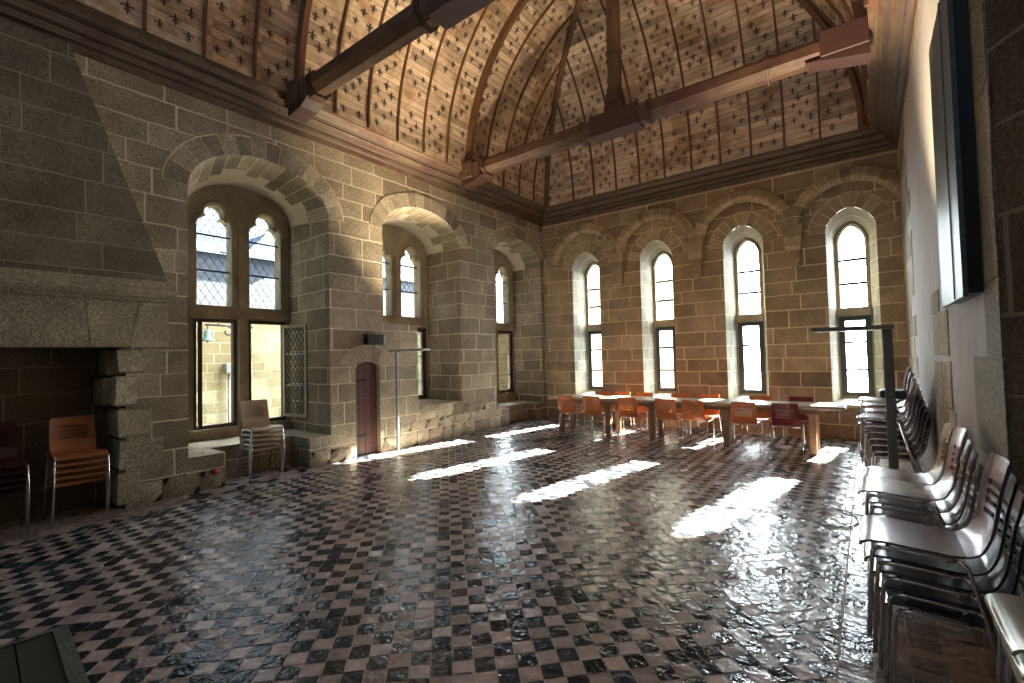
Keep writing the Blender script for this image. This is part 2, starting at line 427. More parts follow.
def extr(mb, P, line, d0, d1, mat, tone=.5, closed=True):
    L = list(line)+([line[0]] if closed else [])
    band(mb, P, L, d0, L, d1, mat, tone)
def slab(mb, P, outer, holes, d0, d1, mat, tone=.5):
    poly(mb, P, outer, holes, mat, d0, tone); poly(mb, P, outer, holes, mat, d1, tone)
    extr(mb, P, outer, d0, d1, mat, tone)
    for h in holes: extr(mb, P, h, d0, d1, mat, tone)

# ================================================================== THE SETTING
def clip_poly(P, x0, x1, y0, y1):
    for ax, lim, sg in ((0, x0, 1), (0, x1, -1), (1, y0, 1), (1, y1, -1)):
        Q = []
        for i in range(len(P)):
            a, b = P[i], P[(i+1) % len(P)]
            ia, ib = (a[ax]-lim)*sg >= 0, (b[ax]-lim)*sg >= 0
            if ia: Q.append(a)
            if ia != ib:
                t = (lim-a[ax])/(b[ax]-a[ax]); Q.append((a[0]+(b[0]-a[0])*t, a[1]+(b[1]-a[1])*t))
        P = Q
        if len(P) < 3: return None
    return P
def tilt_face(mb, q, z, mat, amp=.0016):
    cx = sum(p[0] for p in q)/len(q); cy = sum(p[1] for p in q)/len(q)
    ax, ay = random.gauss(0, .026), random.gauss(0, .026); dz = random.uniform(0, amp)
    mb.face([(x, y, z+dz+ax*(x-cx)+ay*(y-cy)) for x, y in q], mat, None, random.random())
def build_floor():
    f = MB()
    f.face([(-9, -3.2, 0), (1.9, -3.2, 0), (1.9, 11.3, 0), (-9, 11.3, 0)], 'grout')
    T = .1145; g = .0036; c = math.sqrt(.5)
    x0, x1, y0, y1 = -6.52, -.19, -2.4, 10.42
    for i in range(-60, 170):
        for j in range(-140, 80):
            # i along D1 = (-1,1)/sqrt2, j along D2 = (1,1)/sqrt2
            a0, a1, b0, b1 = i*T+g, (i+1)*T-g, j*T+g+3*T, (j+1)*T-g+3*T
            pts = []
            for a, b in ((a0, b0), (a0, b1), (a1, b1), (a1, b0)):
                pts.append((-a*c+b*c, a*c+b*c))
            cx = sum(p[0] for p in pts)/4; cy = sum(p[1] for p in pts)/4
            if cx < x0-.1 or cx > x1+.1 or cy < y0-.1 or cy > y1+.1: continue
            q = clip_poly(pts, x0, x1, y0, y1)
            if not q: continue
            blk = (i+j) % 2 == 0
            if not blk and j % 2 == 0 and (i+(j//2)*3) % 8 in (1,): blk = True
            if not blk and random.random() < .03: blk = True
            elif blk and random.random() < .03: blk = False
            tilt_face(f, q, .0025, 'tile_black' if blk else 'tile_pink')
    # border strips laid square to the walls
    def strip(u0, u1, v0, v1, du, dv, mats, stag):
        k = 0; v = v0
        while v < v1:
            u = u0; r = 0
            while u < u1-.01:
                o = (dv/2 if (r % 2 and stag) else 0)
                q = clip_poly([(u+g, v+g+o), (min(u+du, u1)-g, v+g+o), (min(u+du, u1)-g, v+dv-g+o), (u+g, v+dv-g+o)], u0, u1, v0, v1)
                if q: tilt_face(f, q, .004, mats(r))
                u += du; r += 1
            v += dv
    strip(-.182, 1.8, -3, 10.6, .15, .105, lambda r: 'tile_black' if (r == 0 and random.random() < .45) else 'tile_brown', False)
    strip(-7.9, -6.53, -3, 2.2, .17, .16, lambda r: 'tile_brown', True)
    strip(-7.5, -6.53, 2.2, 10.6, .125, .14, lambda r: 'tile_black' if random.random() < .3 else 'tile_pink', True)
    strip(-6.53, -.182, 10.42, 10.62, .14, .2, lambda r: 'tile_pink', False)
    strip(-6.53, -.182, -3.0, -2.4, .16, .16, lambda r: 'tile_brown', False)
    return f.build('floor', kind='structure')
build_floor()

# ---- left wall with three embrasures, a door and the fireplace opening
ZS = 3.96
W1o = arch(2.29, 4.27, 3.95, .65, 36); W2o = arch(5.33, 7.35, 4.00, .60, 36); W3o = arch(8.50, 10.48, 4.00, .60, 36)
DOORo = arch(4.74, 5.235, 1.50, .12, 12)
wl = MB()
h1 = [(2.29, .46), (2.73, .46), (2.73, .001), (3.91, .001), (3.91, .46), (4.27, .46)]+W1o
h2 = [(6.12, .73), (7.35, .73)]+W2o+[(5.33, 2.30), (6.12, 2.30)]
h3 = [(8.50, .42), (8.96, .42), (8.96, .001), (10.09, .001), (10.09, .42), (10.48, .42)]+W3o
hd = [(4.74, .001), (5.235, .001)]+DOORo
hf = [(-2.1, .001), (1.66, .001), (1.66, 1.86), (-2.1, 1.86)]
poly(wl, PL, [(-3, 0), (10.72, 0), (10.72, 5.62), (-3, 5.62)], [hf, h1, hd, h2, h3], 'wall_left')
I1 = arch(2.72, 4.32, 4.08, .50, 36); I2 = arch(5.72, 7.42, 4.02, .50, 36); I3 = arch(8.90, 10.56, 4.05, .50, 36)
def soffit(mb, P, A, B, D, n=13, split=(.35, .75)):
    """stone voussoirs at the room side of uneven length, white plaster beyond"""
    A2, B2 = resample(A, n*3), resample(B, n*3)
    def L(i, t): return (A2[i][0]+(B2[i][0]-A2[i][0])*t, A2[i][1]+(B2[i][1]-A2[i][1])*t)
    for k in range(n):
        t = random.uniform(*split); tone = random.random()
        ends = k == 0 or k == n-1
        if ends: t *= .9
        for i in range(k*3, k*3+3):
            band(mb, P, [L(i, 0), L(i+1, 0)], 0, [L(i, t), L(i+1, t)], D*t, 'block', tone)
            band(mb, P, [L(i, t), L(i+1, t)], D*t, [L(i, 1), L(i+1, 1)], D, 'white_plaster')
        # joint
        i = k*3; e = .006
        a, b = L(i, 0), L(i, t); nx, nz = (A2[min(i+1, len(A2)-1)][0]-a[0]), (A2[min(i+1, len(A2)-1)][1]-a[1]); l = math.hypot(nx, nz); nx, nz = nx/l*e, nz/l*e
        ox, oz = -nz/e*.0015, nx/e*.0015
        q = [P(a[0]-nx+ox, a[1]-nz+oz, 0), P(a[0]+nx+ox, a[1]+nz+oz, 0), P(b[0]+nx+ox, b[1]+nz+oz, D*t), P(b[0]-nx+ox, b[1]-nz+oz, D*t)]
        mb.face(q, 'mortar')
for o, i, D, n in ((W1o, I1, 1.34, 13), (W2o, I2, 1.10, 13), (W3o, I3, 1.0, 12)):
    soffit(wl, PL, o, i, D, n)
    voussoirs(wl, PL, o, .27, n+1, 'block', 'mortar', jit=.05)
# jambs
def jamb(mb, P, u0, u1, D, z0, z1, mat='wall_left'):
    mb.face([P(u0, z0, 0), P(u1, z0, D), P(u1, z1 if isinstance(z1, (int, float)) else z1[1], D), P(u0, z1 if isinstance(z1, (int, float)) else z1[0], 0)], mat,
            [(0, z0), (D, z0), (D, z1 if isinstance(z1, (int, float)) else z1[1]), (0, z1 if isinstance(z1, (int, float)) else z1[0])])
jamb(wl, PL, 2.29, 2.72, 1.34, .46, (3.95, 4.08)); jamb(wl, PL, 4.27, 4.32, 1.34, .46, (3.95, 4.08))
jamb(wl, PL, 5.33, 5.72, 1.10, 2.30, (4.0, 4.02)); jamb(wl, PL, 7.35, 7.42, 1.10, .73, (4.0, 4.02)); jamb(wl, PL, 6.12, 6.12, 1.10, .73, 2.30)
wl.face([PL(5.33, 2.3, 0), PL(6.12, 2.3, 0), PL(6.12, 2.3, 1.1), PL(5.72, 2.3, 1.1)], 'wall_left')
jamb(wl, PL, 8.50, 8.90, 1.0, .42, (4.0, 4.05)); jamb(wl, PL, 10.48, 10.56, 1.0, .42, (4.0, 4.05))
# seats: tops and recess faces
def seat(mb, u0, u1, z, D, r0, r1, rd, mat='block'):
    for a, b, d0 in ((u0, r0, 0), (r0, r1, rd), (r1, u1, 0)):
        ua, ub = a, b
        mb.face([PL(ua, z, d0), PL(ub, z, d0), PL(ub, z, D), PL(ua, z, D)], mat, None, .75)
    jamb(mb, PL, r0, r0, rd, 0, z); jamb(mb, PL, r1, r1, rd, 0, z)
    mb.face([PL(r0, 0, rd), PL(r1, 0, rd), PL(r1, z, rd), PL(r0, z, rd)], 'wall_left', [(r0, .03), (r1, .03), (r1, z+.03), (r0, z+.03)])
seat(wl, 2.29, 4.32, .46, 1.34, 2.73, 3.91, .52); seat(wl, 8.50, 10.56, .42, 1.0, 8.96, 10.09, .30)
wl.face([PL(6.12, .73, 0), PL(7.35, .73, 0), PL(7.42, .73, 1.1), PL(6.12, .73, 1.1)], 'block', None, .75)
# door reveal and its flat stone arch
extr(wl, PL, hd, 0, .16, 'block', closed=False)
voussoirs(wl, PL, arch(4.70, 5.275, 1.52, .13, 12), .24, 5, 'block', 'mortar', proud=.012)
# fireplace recess
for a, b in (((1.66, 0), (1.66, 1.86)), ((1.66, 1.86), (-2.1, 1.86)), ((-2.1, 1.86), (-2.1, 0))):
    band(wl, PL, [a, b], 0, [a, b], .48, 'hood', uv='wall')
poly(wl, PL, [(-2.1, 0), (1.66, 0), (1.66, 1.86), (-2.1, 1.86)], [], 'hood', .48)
# rough plinth stones left standing proud at the foot of the wall
def rough_block(mb, u0, u1, z0, z1, d, mat='block', tone=None):
    tone = random.random() if tone is None else tone
    nu, nz = max(2, int((u1-u0)/.07)), max(2, int((z1-z0)/.07)); V = []; F = []
    for j in range(nz+1):
        for i in range(nu+1):
            u = u0+(u1-u0)*i/nu; z = z0+(z1-z0)*j/nz
            e = min(i, nu-i, j, nz-j); k = 0 if e == 0 else 1
            dd = -d*k*(1+.35*noise.noise(Vector((u*9, z*9, d*50))))
            V.append(PL(u, z, dd))
    for j in range(nz):
        for i in range(nu): F.append((j*(nu+1)+i, j*(nu+1)+i+1, (j+1)*(nu+1)+i+1, (j+1)*(nu+1)+i))
    mb.mesh(V, F, mat, None, tone, True)
random.seed(3)
for z0, z1, u0, u1 in ((0, .26, 1.70, 2.72), (0, .27, 5.30, 8.94), (.28, .46, 5.62, 7.9), (.47, .72, 6.14, 7.4), (.47, .68, 7.42, 8.1), (0, .24, 3.93, 4.7)):
    u = u0
    while u < u1-.12:
        w = min(random.uniform(.26, .5), u1-u)
        if u1-(u+w) < .14: w = u1-u
        rough_block(wl, u+.008, u+w-.008, z0+.008, z1-.008, random.uniform(.012, .035)); u += w
wl.build('wall_left', kind='structure')

# ---- window helpers
def light_shape(u0, u1, z0, zs, up_=.36):
    uc, a = (u0+u1)/2, (u1-u0)/2; P = [(u0, z0), (u1, z0)]
    for t in range(0, 100, 12): P.append((uc+.44*a+.56*a*math.cos(R(t)), zs+.56*a*math.sin(R(t))*1.15))
    cz = zs+up_-.60*a
    for t in range(-8, 189, 14): P.append((uc+.60*a*math.cos(R(t)), cz+.62*a*math.sin(R(t))))
    for t in range(84, -1, -12): P.append((uc-.44*a-.56*a*math.cos(R(t)), zs+.56*a*math.sin(R(t))*1.15))
    return P
def inside(p, L):
    c = False; x, y = p
    for i in range(len(L)):
        (x1, y1), (x2, y2) = L[i], L[(i+1) % len(L)]
        if (y1 > y) != (y2 > y) and x < (x2-x1)*(y-y1)/(y2-y1)+x1: c = not c
    return c
def lattice(mb, P, L, d, du=.125, dz=.19, w=.0062, mat='lead'):
    u0, u1 = min(p[0] for p in L), max(p[0] for p in L); z0, z1 = min(p[1] for p in L), max(p[1] for p in L)
    k = dz/du; n = int((u1-u0+(z1-z0)/k)/du)+2
    for sg in (1, -1):
        for i in range(-1, n+1):
            x = (u0-(z1-z0)/k+i*du) if sg > 0 else (u0+i*du)
            st = .012; z = z0; run = None; Z = z0
            while Z <= z1+st:
                p = (x+sg*(Z-z0)/k, Z); ok = inside(p, L) and Z <= z1
                if ok and run is None: run = p
                if not ok and run is not None:
                    q = (p[0]-sg*st/k, p[1]-st)
                    if math.dist(run, q) > .02:
                        dx, dy = q[0]-run[0], q[1]-run[1]; l = math.hypot(dx, dy); nx, ny = -dy/l*w/2, dx/l*w/2
                        A = [(run[0]+nx, run[1]+ny), (q[0]+nx, q[1]+ny)]; B = [(run[0]-nx, run[1]-ny), (q[0]-nx, q[1]-ny)]
                        for dd in (d-.003, d+.003): band(mb, P, A, dd, B, dd, mat)
                        band(mb, P, A, d-.003, A, d+.003, mat); band(mb, P, B, d-.003, B, d+.003, mat)
                    run = None
                Z += st
def rect(u0, u1, z0, z1): return [(u0, z0), (u1, z0), (u1, z1), (u0, z1)]
def frame(mb, P, o, i, d0, d1, mat, tone=.5):
    slab(mb, P, rect(*o), [rect(*i)], d0, d1, mat, tone)
def bar(mb, P, u0, u1, z, d, w=.022, t=.02, mat='iron'):
    slab(mb, P, rect(u0, u1, z-w/2, z+w/2), [], d-t/2, d+t/2, mat)
def hood_mould(mb, P, L, d, w=.035, mat='tracery'):
    B = offset_line(L, w); B2 = offset_line(L, w*2.2)
    band(mb, P, L, d-.002, B, d-.035, mat, .6); band(mb, P, B, d-.035, B2, d-.001, mat, .5)

def left_window(n, D, inner, zseat, A, B, cz, zs, Af, Bf, lowglass, zf=(.63, 2.36), seat_u=None, extra_out=0.25):
    root = empty('window_%d' % n, PL((A[0]+B[1])/2, 0, D), kind='structure')
    root.location = (0, 0, 0)
    t = MB(); u0, u1 = inner[-1][0], inner[0][0]
    su = seat_u or u0
    outer = [(su, zseat), (u1, zseat)]+inner
    if seat_u: outer = [(su, zseat), (u1, zseat)]+inner+[(u0, 2.3), (su, 2.3)]
    LA, LB = light_shape(A[0], A[1], 2.57, zs), light_shape(B[0], B[1], 2.57, zs)
    holes = [LA, LB, rect(*Bf, *zf)]
    if not (seat_u and Af[0] < seat_u): holes.append(rect(*Af, *zf))
    slab(t, PL, outer, holes, D, D+.22, 'tracery', .5)
    for L in (LA, LB): hood_mould(t, PL, L[2:], D)
    # moulded mullion and transom rolls
    um = (A[1]+B[0])/2
    for z0, z1, w in ((zf[0], 2.40, .045), (2.52, zs+.1, .045)):
        slab(t, PL, rect(um-w, um+w, z0, z1), [], D-.04, D, 'tracery', .62)
    slab(t, PL, rect(max(u0, su)+.01, u1-.01, 2.40, 2.53), [], D-.035, D, 'tracery', .45)
    slab(t, PL, rect(max(u0, su)+.01, u1-.01, zf[0]-.07, zf[0]), [], D-.03, D, 'tracery', .6)
    # wall thickness beyond, splayed out
    t.build('tracery', root)
    for L in (LA, LB):
        g = MB(); poly(g, PL, L, [], 'glass', D+.12); g.build('pane', root)
        l = MB(); lattice(l, PL, L, D+.11); l.build('lead_lattice', root)
        s = MB(); q = (L[0][0], L[1][0])
        for z in (3.13, 3.70): bar(s, PL, q[0], q[1], z, D+.09, .026)
        s.build('saddle_bar', root)
    for k, f in enumerate((Af, Bf)):
        if seat_u and f[0] < seat_u: continue
        s = MB(); e = .055
        frame(s, PL, (*f, *zf), (f[0]+e, f[1]-e, zf[0]+e, zf[1]-e), D+.03, D+.12, 'wood_dark'); s.build('wooden_frame', root)
        if lowglass:
            r = rect(f[0]+e, f[1]-e, zf[0]+e, zf[1]-e); c = MB()
            frame(c, PL, (f[0]+e, f[1]-e, zf[0]+e, zf[1]-e), (f[0]+e+.035, f[1]-e-.035, zf[0]+e+.035, zf[1]-e-.035), D+.05, D+.09, 'wood_dark')
            cas = c.build('casement', root); r = rect(f[0]+e+.035, f[1]-e-.035, zf[0]+e+.035, zf[1]-e-.035)
            g = MB(); poly(g, PL, r, [], 'glass', D+.07); g.build('pane', cas)
            l = MB(); lattice(l, PL, r, D+.06, .1, .15); l.build('lead_lattice', cas)
            s = MB()
            for z in (1.15, 1.7): bar(s, PL, r[0][0], r[1][0], z, D+.055, .018)
            s.build('saddle_bar', cas)
    return root
w1 = left_window(1, 1.34, I1, .46, (2.85, 3.36), (3.63, 4.16), None, 3.82, (2.80, 3.44), (3.61, 4.26), False)
w2 = left_window(2, 1.10, I2, .73, (5.86, 6.41), (6.66, 7.21), None, 3.74, (5.78, 6.44), (6.63, 7.38), True, (.74, 2.34), seat_u=6.12)
w3 = left_window(3, 1.0, I3, .42, (9.09, 9.62), (9.82, 10.36), None, 3.74, (8.98, 9.63), (9.81, 10.52), True, (.66, 2.36))
# two open casements of window 1, swung into the room
def open_casement(hu, hd, ang, name='open_casement', width=.54, mat='wood_dark'):
    e = empty(name, PL(hu, 0, hd), 0); e.parent = w1
    c, s = math.cos(ang), math.sin(ang)
    def P(a, z, d=0): return PL(hu+a*c-d*s, z, hd-a*s-d*c)
    z0, z1 = .70, 2.29
    f = MB(); frame(f, P, (0, width, z0, z1), (.045, width-.045, z0+.05, z1-.05), -.02, .02, mat)
    fr = f.build(name, w1); COLrm(e)
    r = rect(.045, width-.045, z0+.05, z1-.05)
    g = MB(); poly(g, P, r, [], 'glass', 0); g.build('pane', fr)
    l = MB(); lattice(l, P, r, .006, .10, .15, .009); l.build('lead_lattice', fr)
    b = MB()
    for z in (1.24, 1.78): bar(b, P, .04, width-.04, z, .0, .022, .012, 'steel')
    b.build('saddle_bar', fr)
def COLrm(e): bpy.data.objects.remove(e)
MAT['casement_wood'] = wood('greyish_casement_wood', (.26, .24, .17), (.36, .34, .25), .55)
open_casement(4.18, 1.30, R(79), width=.58, mat='casement_wood')
open_casement(2.87, 1.31, R(107), width=.50)

# ---- door and its leaf
d1 = MB()
slab(d1, PL, [(4.745, .01), (5.23, .01)]+DOORo, [], .10, .155, 'door')
for k in range(1, 4):
    u = 4.745+.485*k/4; slab(d1, PL, rect(u-.004, u+.004, .02, 1.55), [], .094, .10, 'wood_dark')
dl = d1.build('door_1', kind='structure')
h = MB(); h.tube([PL(5.17, .80, .095), PL(5.17, .80, .05), PL(5.17, .90, .05), PL(5.17, .90, .095)], .008, 'iron'); h.build('door_handle', dl)
for z in (.35, 1.3):
    h = MB(); slab(h, PL, rect(4.75, 5.0, z-.018, z+.018), [], .088, .10, 'iron'); h.build('hinge_strap', dl)

# ---- far wall
WX = (-5.63, -3.81, -1.98, -.17)
wf = MB(); holes = []; FO = []; FI = []
for x in WX:
    o = arch(x-.38, x+.38, 3.84, .42, 24, .35); i = arch(x-.27, x+.27, 3.72, .36, 24, .3)
    FO.append(o); FI.append(i); holes.append([(x-.38, .62), (x+.38, .62)]+o)
poly(wf, PF, [(-6.95, 0), (.62, 0), (.62, 5.62), (-6.95, 5.62)], holes, 'wall_far')
for x, o, i in zip(WX, FO, FI):
    D = .5
    for sg in (-1, 1):
        wf.face([PF(x+sg*.38, .62, 0), PF(x+sg*.27, .70, D), PF(x+sg*.27, 3.72, D), PF(x+sg*.38, 3.84, 0)], 'reveal', [(0, .62), (D, .7), (D, 3.72), (0, 3.84)])
    wf.face([PF(x-.38, .62, 0), PF(x+.38, .62, 0), PF(x+.27, .70, D), PF(x-.27, .70, D)], 'reveal')
    n = 7; A2, B2 = resample(o, 28), resample(i, 28)
    for k in range(7):
        tone = random.random()
        for q in range(k*4, k*4+4): band(wf, PF, A2[q:q+2], 0, B2[q:q+2], D, 'reveal', tone)
    voussoirs(wf, PF, o, .27, 9, 'block_far', 'mortar', jit=.03, proud=.006)
# blind arcade: a proud ring of voussoirs and an inner roll over each window, landing on corbels
CZ = 4.02
def ring(x, u_lo=None, u_hi=None):
    A = arch(x-.735, x+.735, CZ, .70, 40, 0.0)
    if u_lo is not None: A = [p for p in A if p[0] > u_lo]
    if u_hi is not None: A = [p for p in A if p[0] < u_hi]
    n = max(7, int(14*len(A)/41)); A2 = resample(A, n*3)
    B1, B2, B3 = offset_line(A2, .055), offset_line(A2, .10), offset_line(A2, .235)
    d0, d1, d2 = -.06, -.15, -.105
    for k in range(n):
        tone = random.random(); s = slice(k*3, k*3+4)
        def sh(l, g=.005):
            l = list(l); d = math.dist(l[0], l[1]); f = g/max(d, 1e-6)
            l[0] = tuple(l[0][j]+(l[1][j]-l[0][j])*f for j in (0, 1)); l[-1] = tuple(l[-1][j]+(l[-2][j]-l[-1][j])*f for j in (0, 1)); return l
        a, b1, b2, b3 = sh(A2[s]), sh(B1[s]), sh(B2[s]), sh(B3[s])
        band(wf, PF, a, 0, a, d0, 'block_far', tone); band(wf, PF, a, d0, b1, d1, 'block_far', tone)
        band(wf, PF, b1, d1, b2, d1, 'block_far', tone); band(wf, PF, b2, d1, b3, d2, 'block_far', tone)
        band(wf, PF, b3, d2, b3, 0, 'block_far', tone)
    m = .006
    band(wf, PF, A2, 0, A2, d0+m, 'mortar'); band(wf, PF, A2, d0+m, B1, d1+m, 'mortar'); band(wf, PF, B1, d1+m, B2, d1+m, 'mortar')
    band(wf, PF, B2, d1+m, B3, d2+m, 'mortar'); band(wf, PF, B3, d2+m, B3, 0, 'mortar')
ring(WX[0], u_lo=-6.5); ring(WX[1]); ring(WX[2]); ring(WX[3], u_hi=.53)
def corbel(x, w=.145):
    # stepped corbel: springer block, moulded neck, tapering tail
    for z0, z1, wa, wb, pa, pb in ((3.84, 4.06, w*1.05, w*1.25, .165, .17), (3.66, 3.835, w*.95, w, .16, .165), (3.58, 3.655, w*.82, w*1.0, .12, .17),
                                   (3.42, 3.575, w*.70, w*.80, .09, .12), (3.36, 3.415, w*.82, w*.82, .11, .11), (3.26, 3.355, w*.38, w*.66, .03, .08)):
        V = []
        for z, ww, p in ((z0, wa, pa), (z1, wb, pb)):
            V += [PF(x-ww, z, 0), PF(x-ww, z, -p), PF(x+ww, z, -p), PF(x+ww, z, 0)]
        wf.mesh(V, [(0, 1, 5, 4), (1, 2, 6, 5), (2, 3, 7, 6), (3, 2, 1, 0), (4, 5, 6, 7)], 'block_far', None, random.random(), False)
    V = [PF(x-w*1.1, 4.06, -.005), PF(x+w*1.1, 4.06, -.005), PF(x+.0, 4.42, -.005), PF(x-.0, 4.42, -.005)]
for x in (-4.72, -2.895, -1.075): corbel(x)
# low stone ledge at the foot of the wall behind the table end
wf.box((-2.6, YF-.16, 0), (.55, YF+.01, .47), 'wall_far')
wf.build('wall_far', kind='structure')
for k, (x, i) in enumerate(zip(WX, FI)):
    root = empty('window_%d' % (k+4), kind='structure'); D = .5; t = MB()
    up_l = [(x-.205, 2.44), (x+.205, 2.44)]+arch(x-.205, x+.205, 3.68, .34, 20, .35)
    low = rect(x-.25, x+.25, .74, 2.27)
    slab(t, PF, [(x-.27, .70), (x+.27, .70)]+i, [up_l, low], D, D+.14, 'tracery', .6)
    hood_mould(t, PF, up_l[2:], D, .03); slab(t, PF, rect(x-.265, x+.265, 2.28, 2.42), [], D-.05, D, 'tracery', .5)
    t.build('stone_frame', root)
    # outer reveal of the thick wall
    f = MB(); frame(f, PF, (x-.25, x+.25, .74, 2.27), (x-.155, x+.155, .82, 2.18), D+.01, D+.08, 'window_paint'); fr = f.build('wooden_frame', root)
    g = MB(); poly(g, PF, rect(x-.155, x+.155, .82, 2.18), [], 'glass', D+.05); g.build('pane', fr)
    b = MB()
    for z in (1.24, 1.77): bar(b, PF, x-.155, x+.155, z, D+.03, .045)
    b.build('glazing_bar', fr)
    g = MB(); poly(g, PF, up_l, [], 'glass', D+.08); g.build('pane', root)
    b = MB()
    for z in (2.90, 3.36): bar(b, PF, x-.205, x+.205, z, D+.06, .05)
    f2 = offset_line(up_l[1:]+[up_l[0]], -.018); b.build('saddle_bar', root)

# ---- right wall: white plaster with bare quoins, then a splayed return towards the camera side
wr = MB()
poly(wr, PR, [(3.45, 0), (10.72, 0), (10.72, 6.2), (3.45, 6.2)], [], 'plaster')
def pstone(u0, u1, z0, z1, P=PR, proud=.006, mat='block', tone=None):
    tone = random.random()*.7 if tone is None else tone
    q = [(u0, z0), (u1, z0), (u1, z1), (u0, z1)]
    q = [(a+random.uniform(-.015, .015), b+random.uniform(-.008, .008)) for a, b in q]
    poly(wr, P, q, [], mat, -proud, tone); extr(wr, P, q, -proud, 0, mat, tone)
z = 0; k = 0
for hgt in (.50, .48, .60, .42, .55, .50, .52, .48, .55, .5, .5):     # quoins of the near corner
    pstone(3.45, (4.28, 3.82)[k % 2], z+.006, z+hgt-.006, proud=.008, tone=random.uniform(0, .25)); z += hgt; k += 1
z = 0
for hgt in [.30]*20:                                                  # quoins at the far corner
    w_ = random.choice((.9, 1.25, 1.6)); pstone(10.62-w_*.5, 10.61, z+.005, z+hgt-.005)
    pstone(10.62-w_-.35, 10.61-w_*.5-.01, z+.005, z+hgt-.005); z += hgt
# blocked niche surround
for u0, u1, z0, z1 in ((5.35, 5.85, 0, .55), (5.25, 5.65, .56, 1.1), (5.4, 5.66, 1.11, 1.52), (6.0, 6.5, 0, .6), (6.02, 6.4, .61, 1.1), (6.02, 6.6, 1.11, 1.5),
                       (5.45, 6.55, 1.56, 1.96), (6.0, 6.6, 1.98, 2.2)): pstone(u0, u1, z0, z1)
pstone(5.68, 6.0, .1, 1.50, proud=.004, tone=.1)
# splay and return
A, B, Cc = Vector((XR, 3.45, 0)), Vector((XR+1.15, 1.55, 0)), Vector((XR+1.15, -3, 0))
def seg_wall(a, b, mat, z0=0, z1=6.2):
    L = (b-a).length; wr.face([a+Vector((0, 0, z0)), b+Vector((0, 0, z0)), b+Vector((0, 0, z1)), a+Vector((0, 0, z1))], mat, [(0, z0), (L, z0), (L, z1), (0, z1)])
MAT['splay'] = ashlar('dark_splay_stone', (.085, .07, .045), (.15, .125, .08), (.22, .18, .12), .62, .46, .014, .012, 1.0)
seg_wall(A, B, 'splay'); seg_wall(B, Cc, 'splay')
wr.build('wall_right', kind='structure')
wb = MB(); wb.face([(-8, -3, 0), (2, -3, 0), (2, -3, 6.2), (-8, -3, 6.2)], 'wall_left'); wb.build('wall_back', kind='structure')

# ---- timber cornice round the top of the walls
CP = [(0, 5.14), (.02, 5.14), (.035, 5.22), (.085, 5.235), (.10, 5.275), (.10, 5.30), (.155, 5.315), (.19, 5.37), (.205, 5.385), (.205, 5.405), (.27, 5.42), (.32, 5.47), (.40, 5.485), (.40, 5.56), (.34, 5.60)]
def cornice(name, pts, mat='cornice'):
    """pts: profile copies as functions of (protrusion, z) at both ends"""
    c = MB(); a, b = pts; L = (a(0, 0)-b(0, 0)).length; acc = 0
    for i in range(len(CP)-1):
        w_ = math.dist(CP[i], CP[i+1]); m = mat
        c.face([a(*CP[i]), b(*CP[i]), b(*CP[i+1]), a(*CP[i+1])], 'wood_dark' if i in (2, 5, 8, 9) else m, [(0, acc), (L, acc), (L, acc+w_), (0, acc+w_)]); acc += w_  # grooves and undersides in darker oak: shade put into the colour
    return c.build(name, kind='structure')
cl = cornice('trim_1', (lambda p, z: Vector((XL+p, -3, z)), lambda p, z: Vector((XL+p, YF-p, z))))
cf = cornice('trim_2', (lambda p, z: Vector((XL+p, YF-p, z-.03*0)), lambda p, z: Vector((XR-p, YF-p, z))))
crr = cornice('trim_3', (lambda p, z: Vector((XR-p, YF-p, z)), lambda p, z: Vector((XR-p, -3, z))))

# ---- boarded barrel ceiling with a hipped end
VX, VW, VZ, VH = -3.17, 3.33, 5.50, 3.52
YE, YA = YF-.40, 7.19
def vx(t): return VW*math.cos(t)
def vz(t): return VZ+VH*math.sin(t)
NT = 30; TT = [PI/2*k/NT for k in range(NT+1)]
ARC = [0]
for k in range(NT): ARC.append(ARC[-1]+math.hypot(vx(TT[k+1])-vx(TT[k]), vz(TT[k+1])-vz(TT[k])))
def yh(t): return YA+(YE-YA)*math.cos(t)
ce = MB()
for k in range(NT):
    a, b = TT[k], TT[k+1]; va, vb = ARC[k], ARC[k+1]
    for sg in (-1, 1):
        ce.face([(VX+sg*vx(a), -3, vz(a)), (VX+sg*vx(a), yh(a), vz(a)), (VX+sg*vx(b), yh(b), vz(b)), (VX+sg*vx(b), -3, vz(b))], 'planks',
                [(-3+50*(sg+1), va), (yh(a)+50*(sg+1), va), (yh(b)+50*(sg+1), vb), (-3+50*(sg+1), vb)])
    ce.face([(VX-vx(a), yh(a), vz(a)), (VX+vx(a), yh(a), vz(a)), (VX+vx(b), yh(b), vz(b)), (VX-vx(b), yh(b), vz(b))], 'planks',
            [(30-vx(a), va), (30+vx(a), va), (30+vx(b), vb), (30-vx(b), vb)])
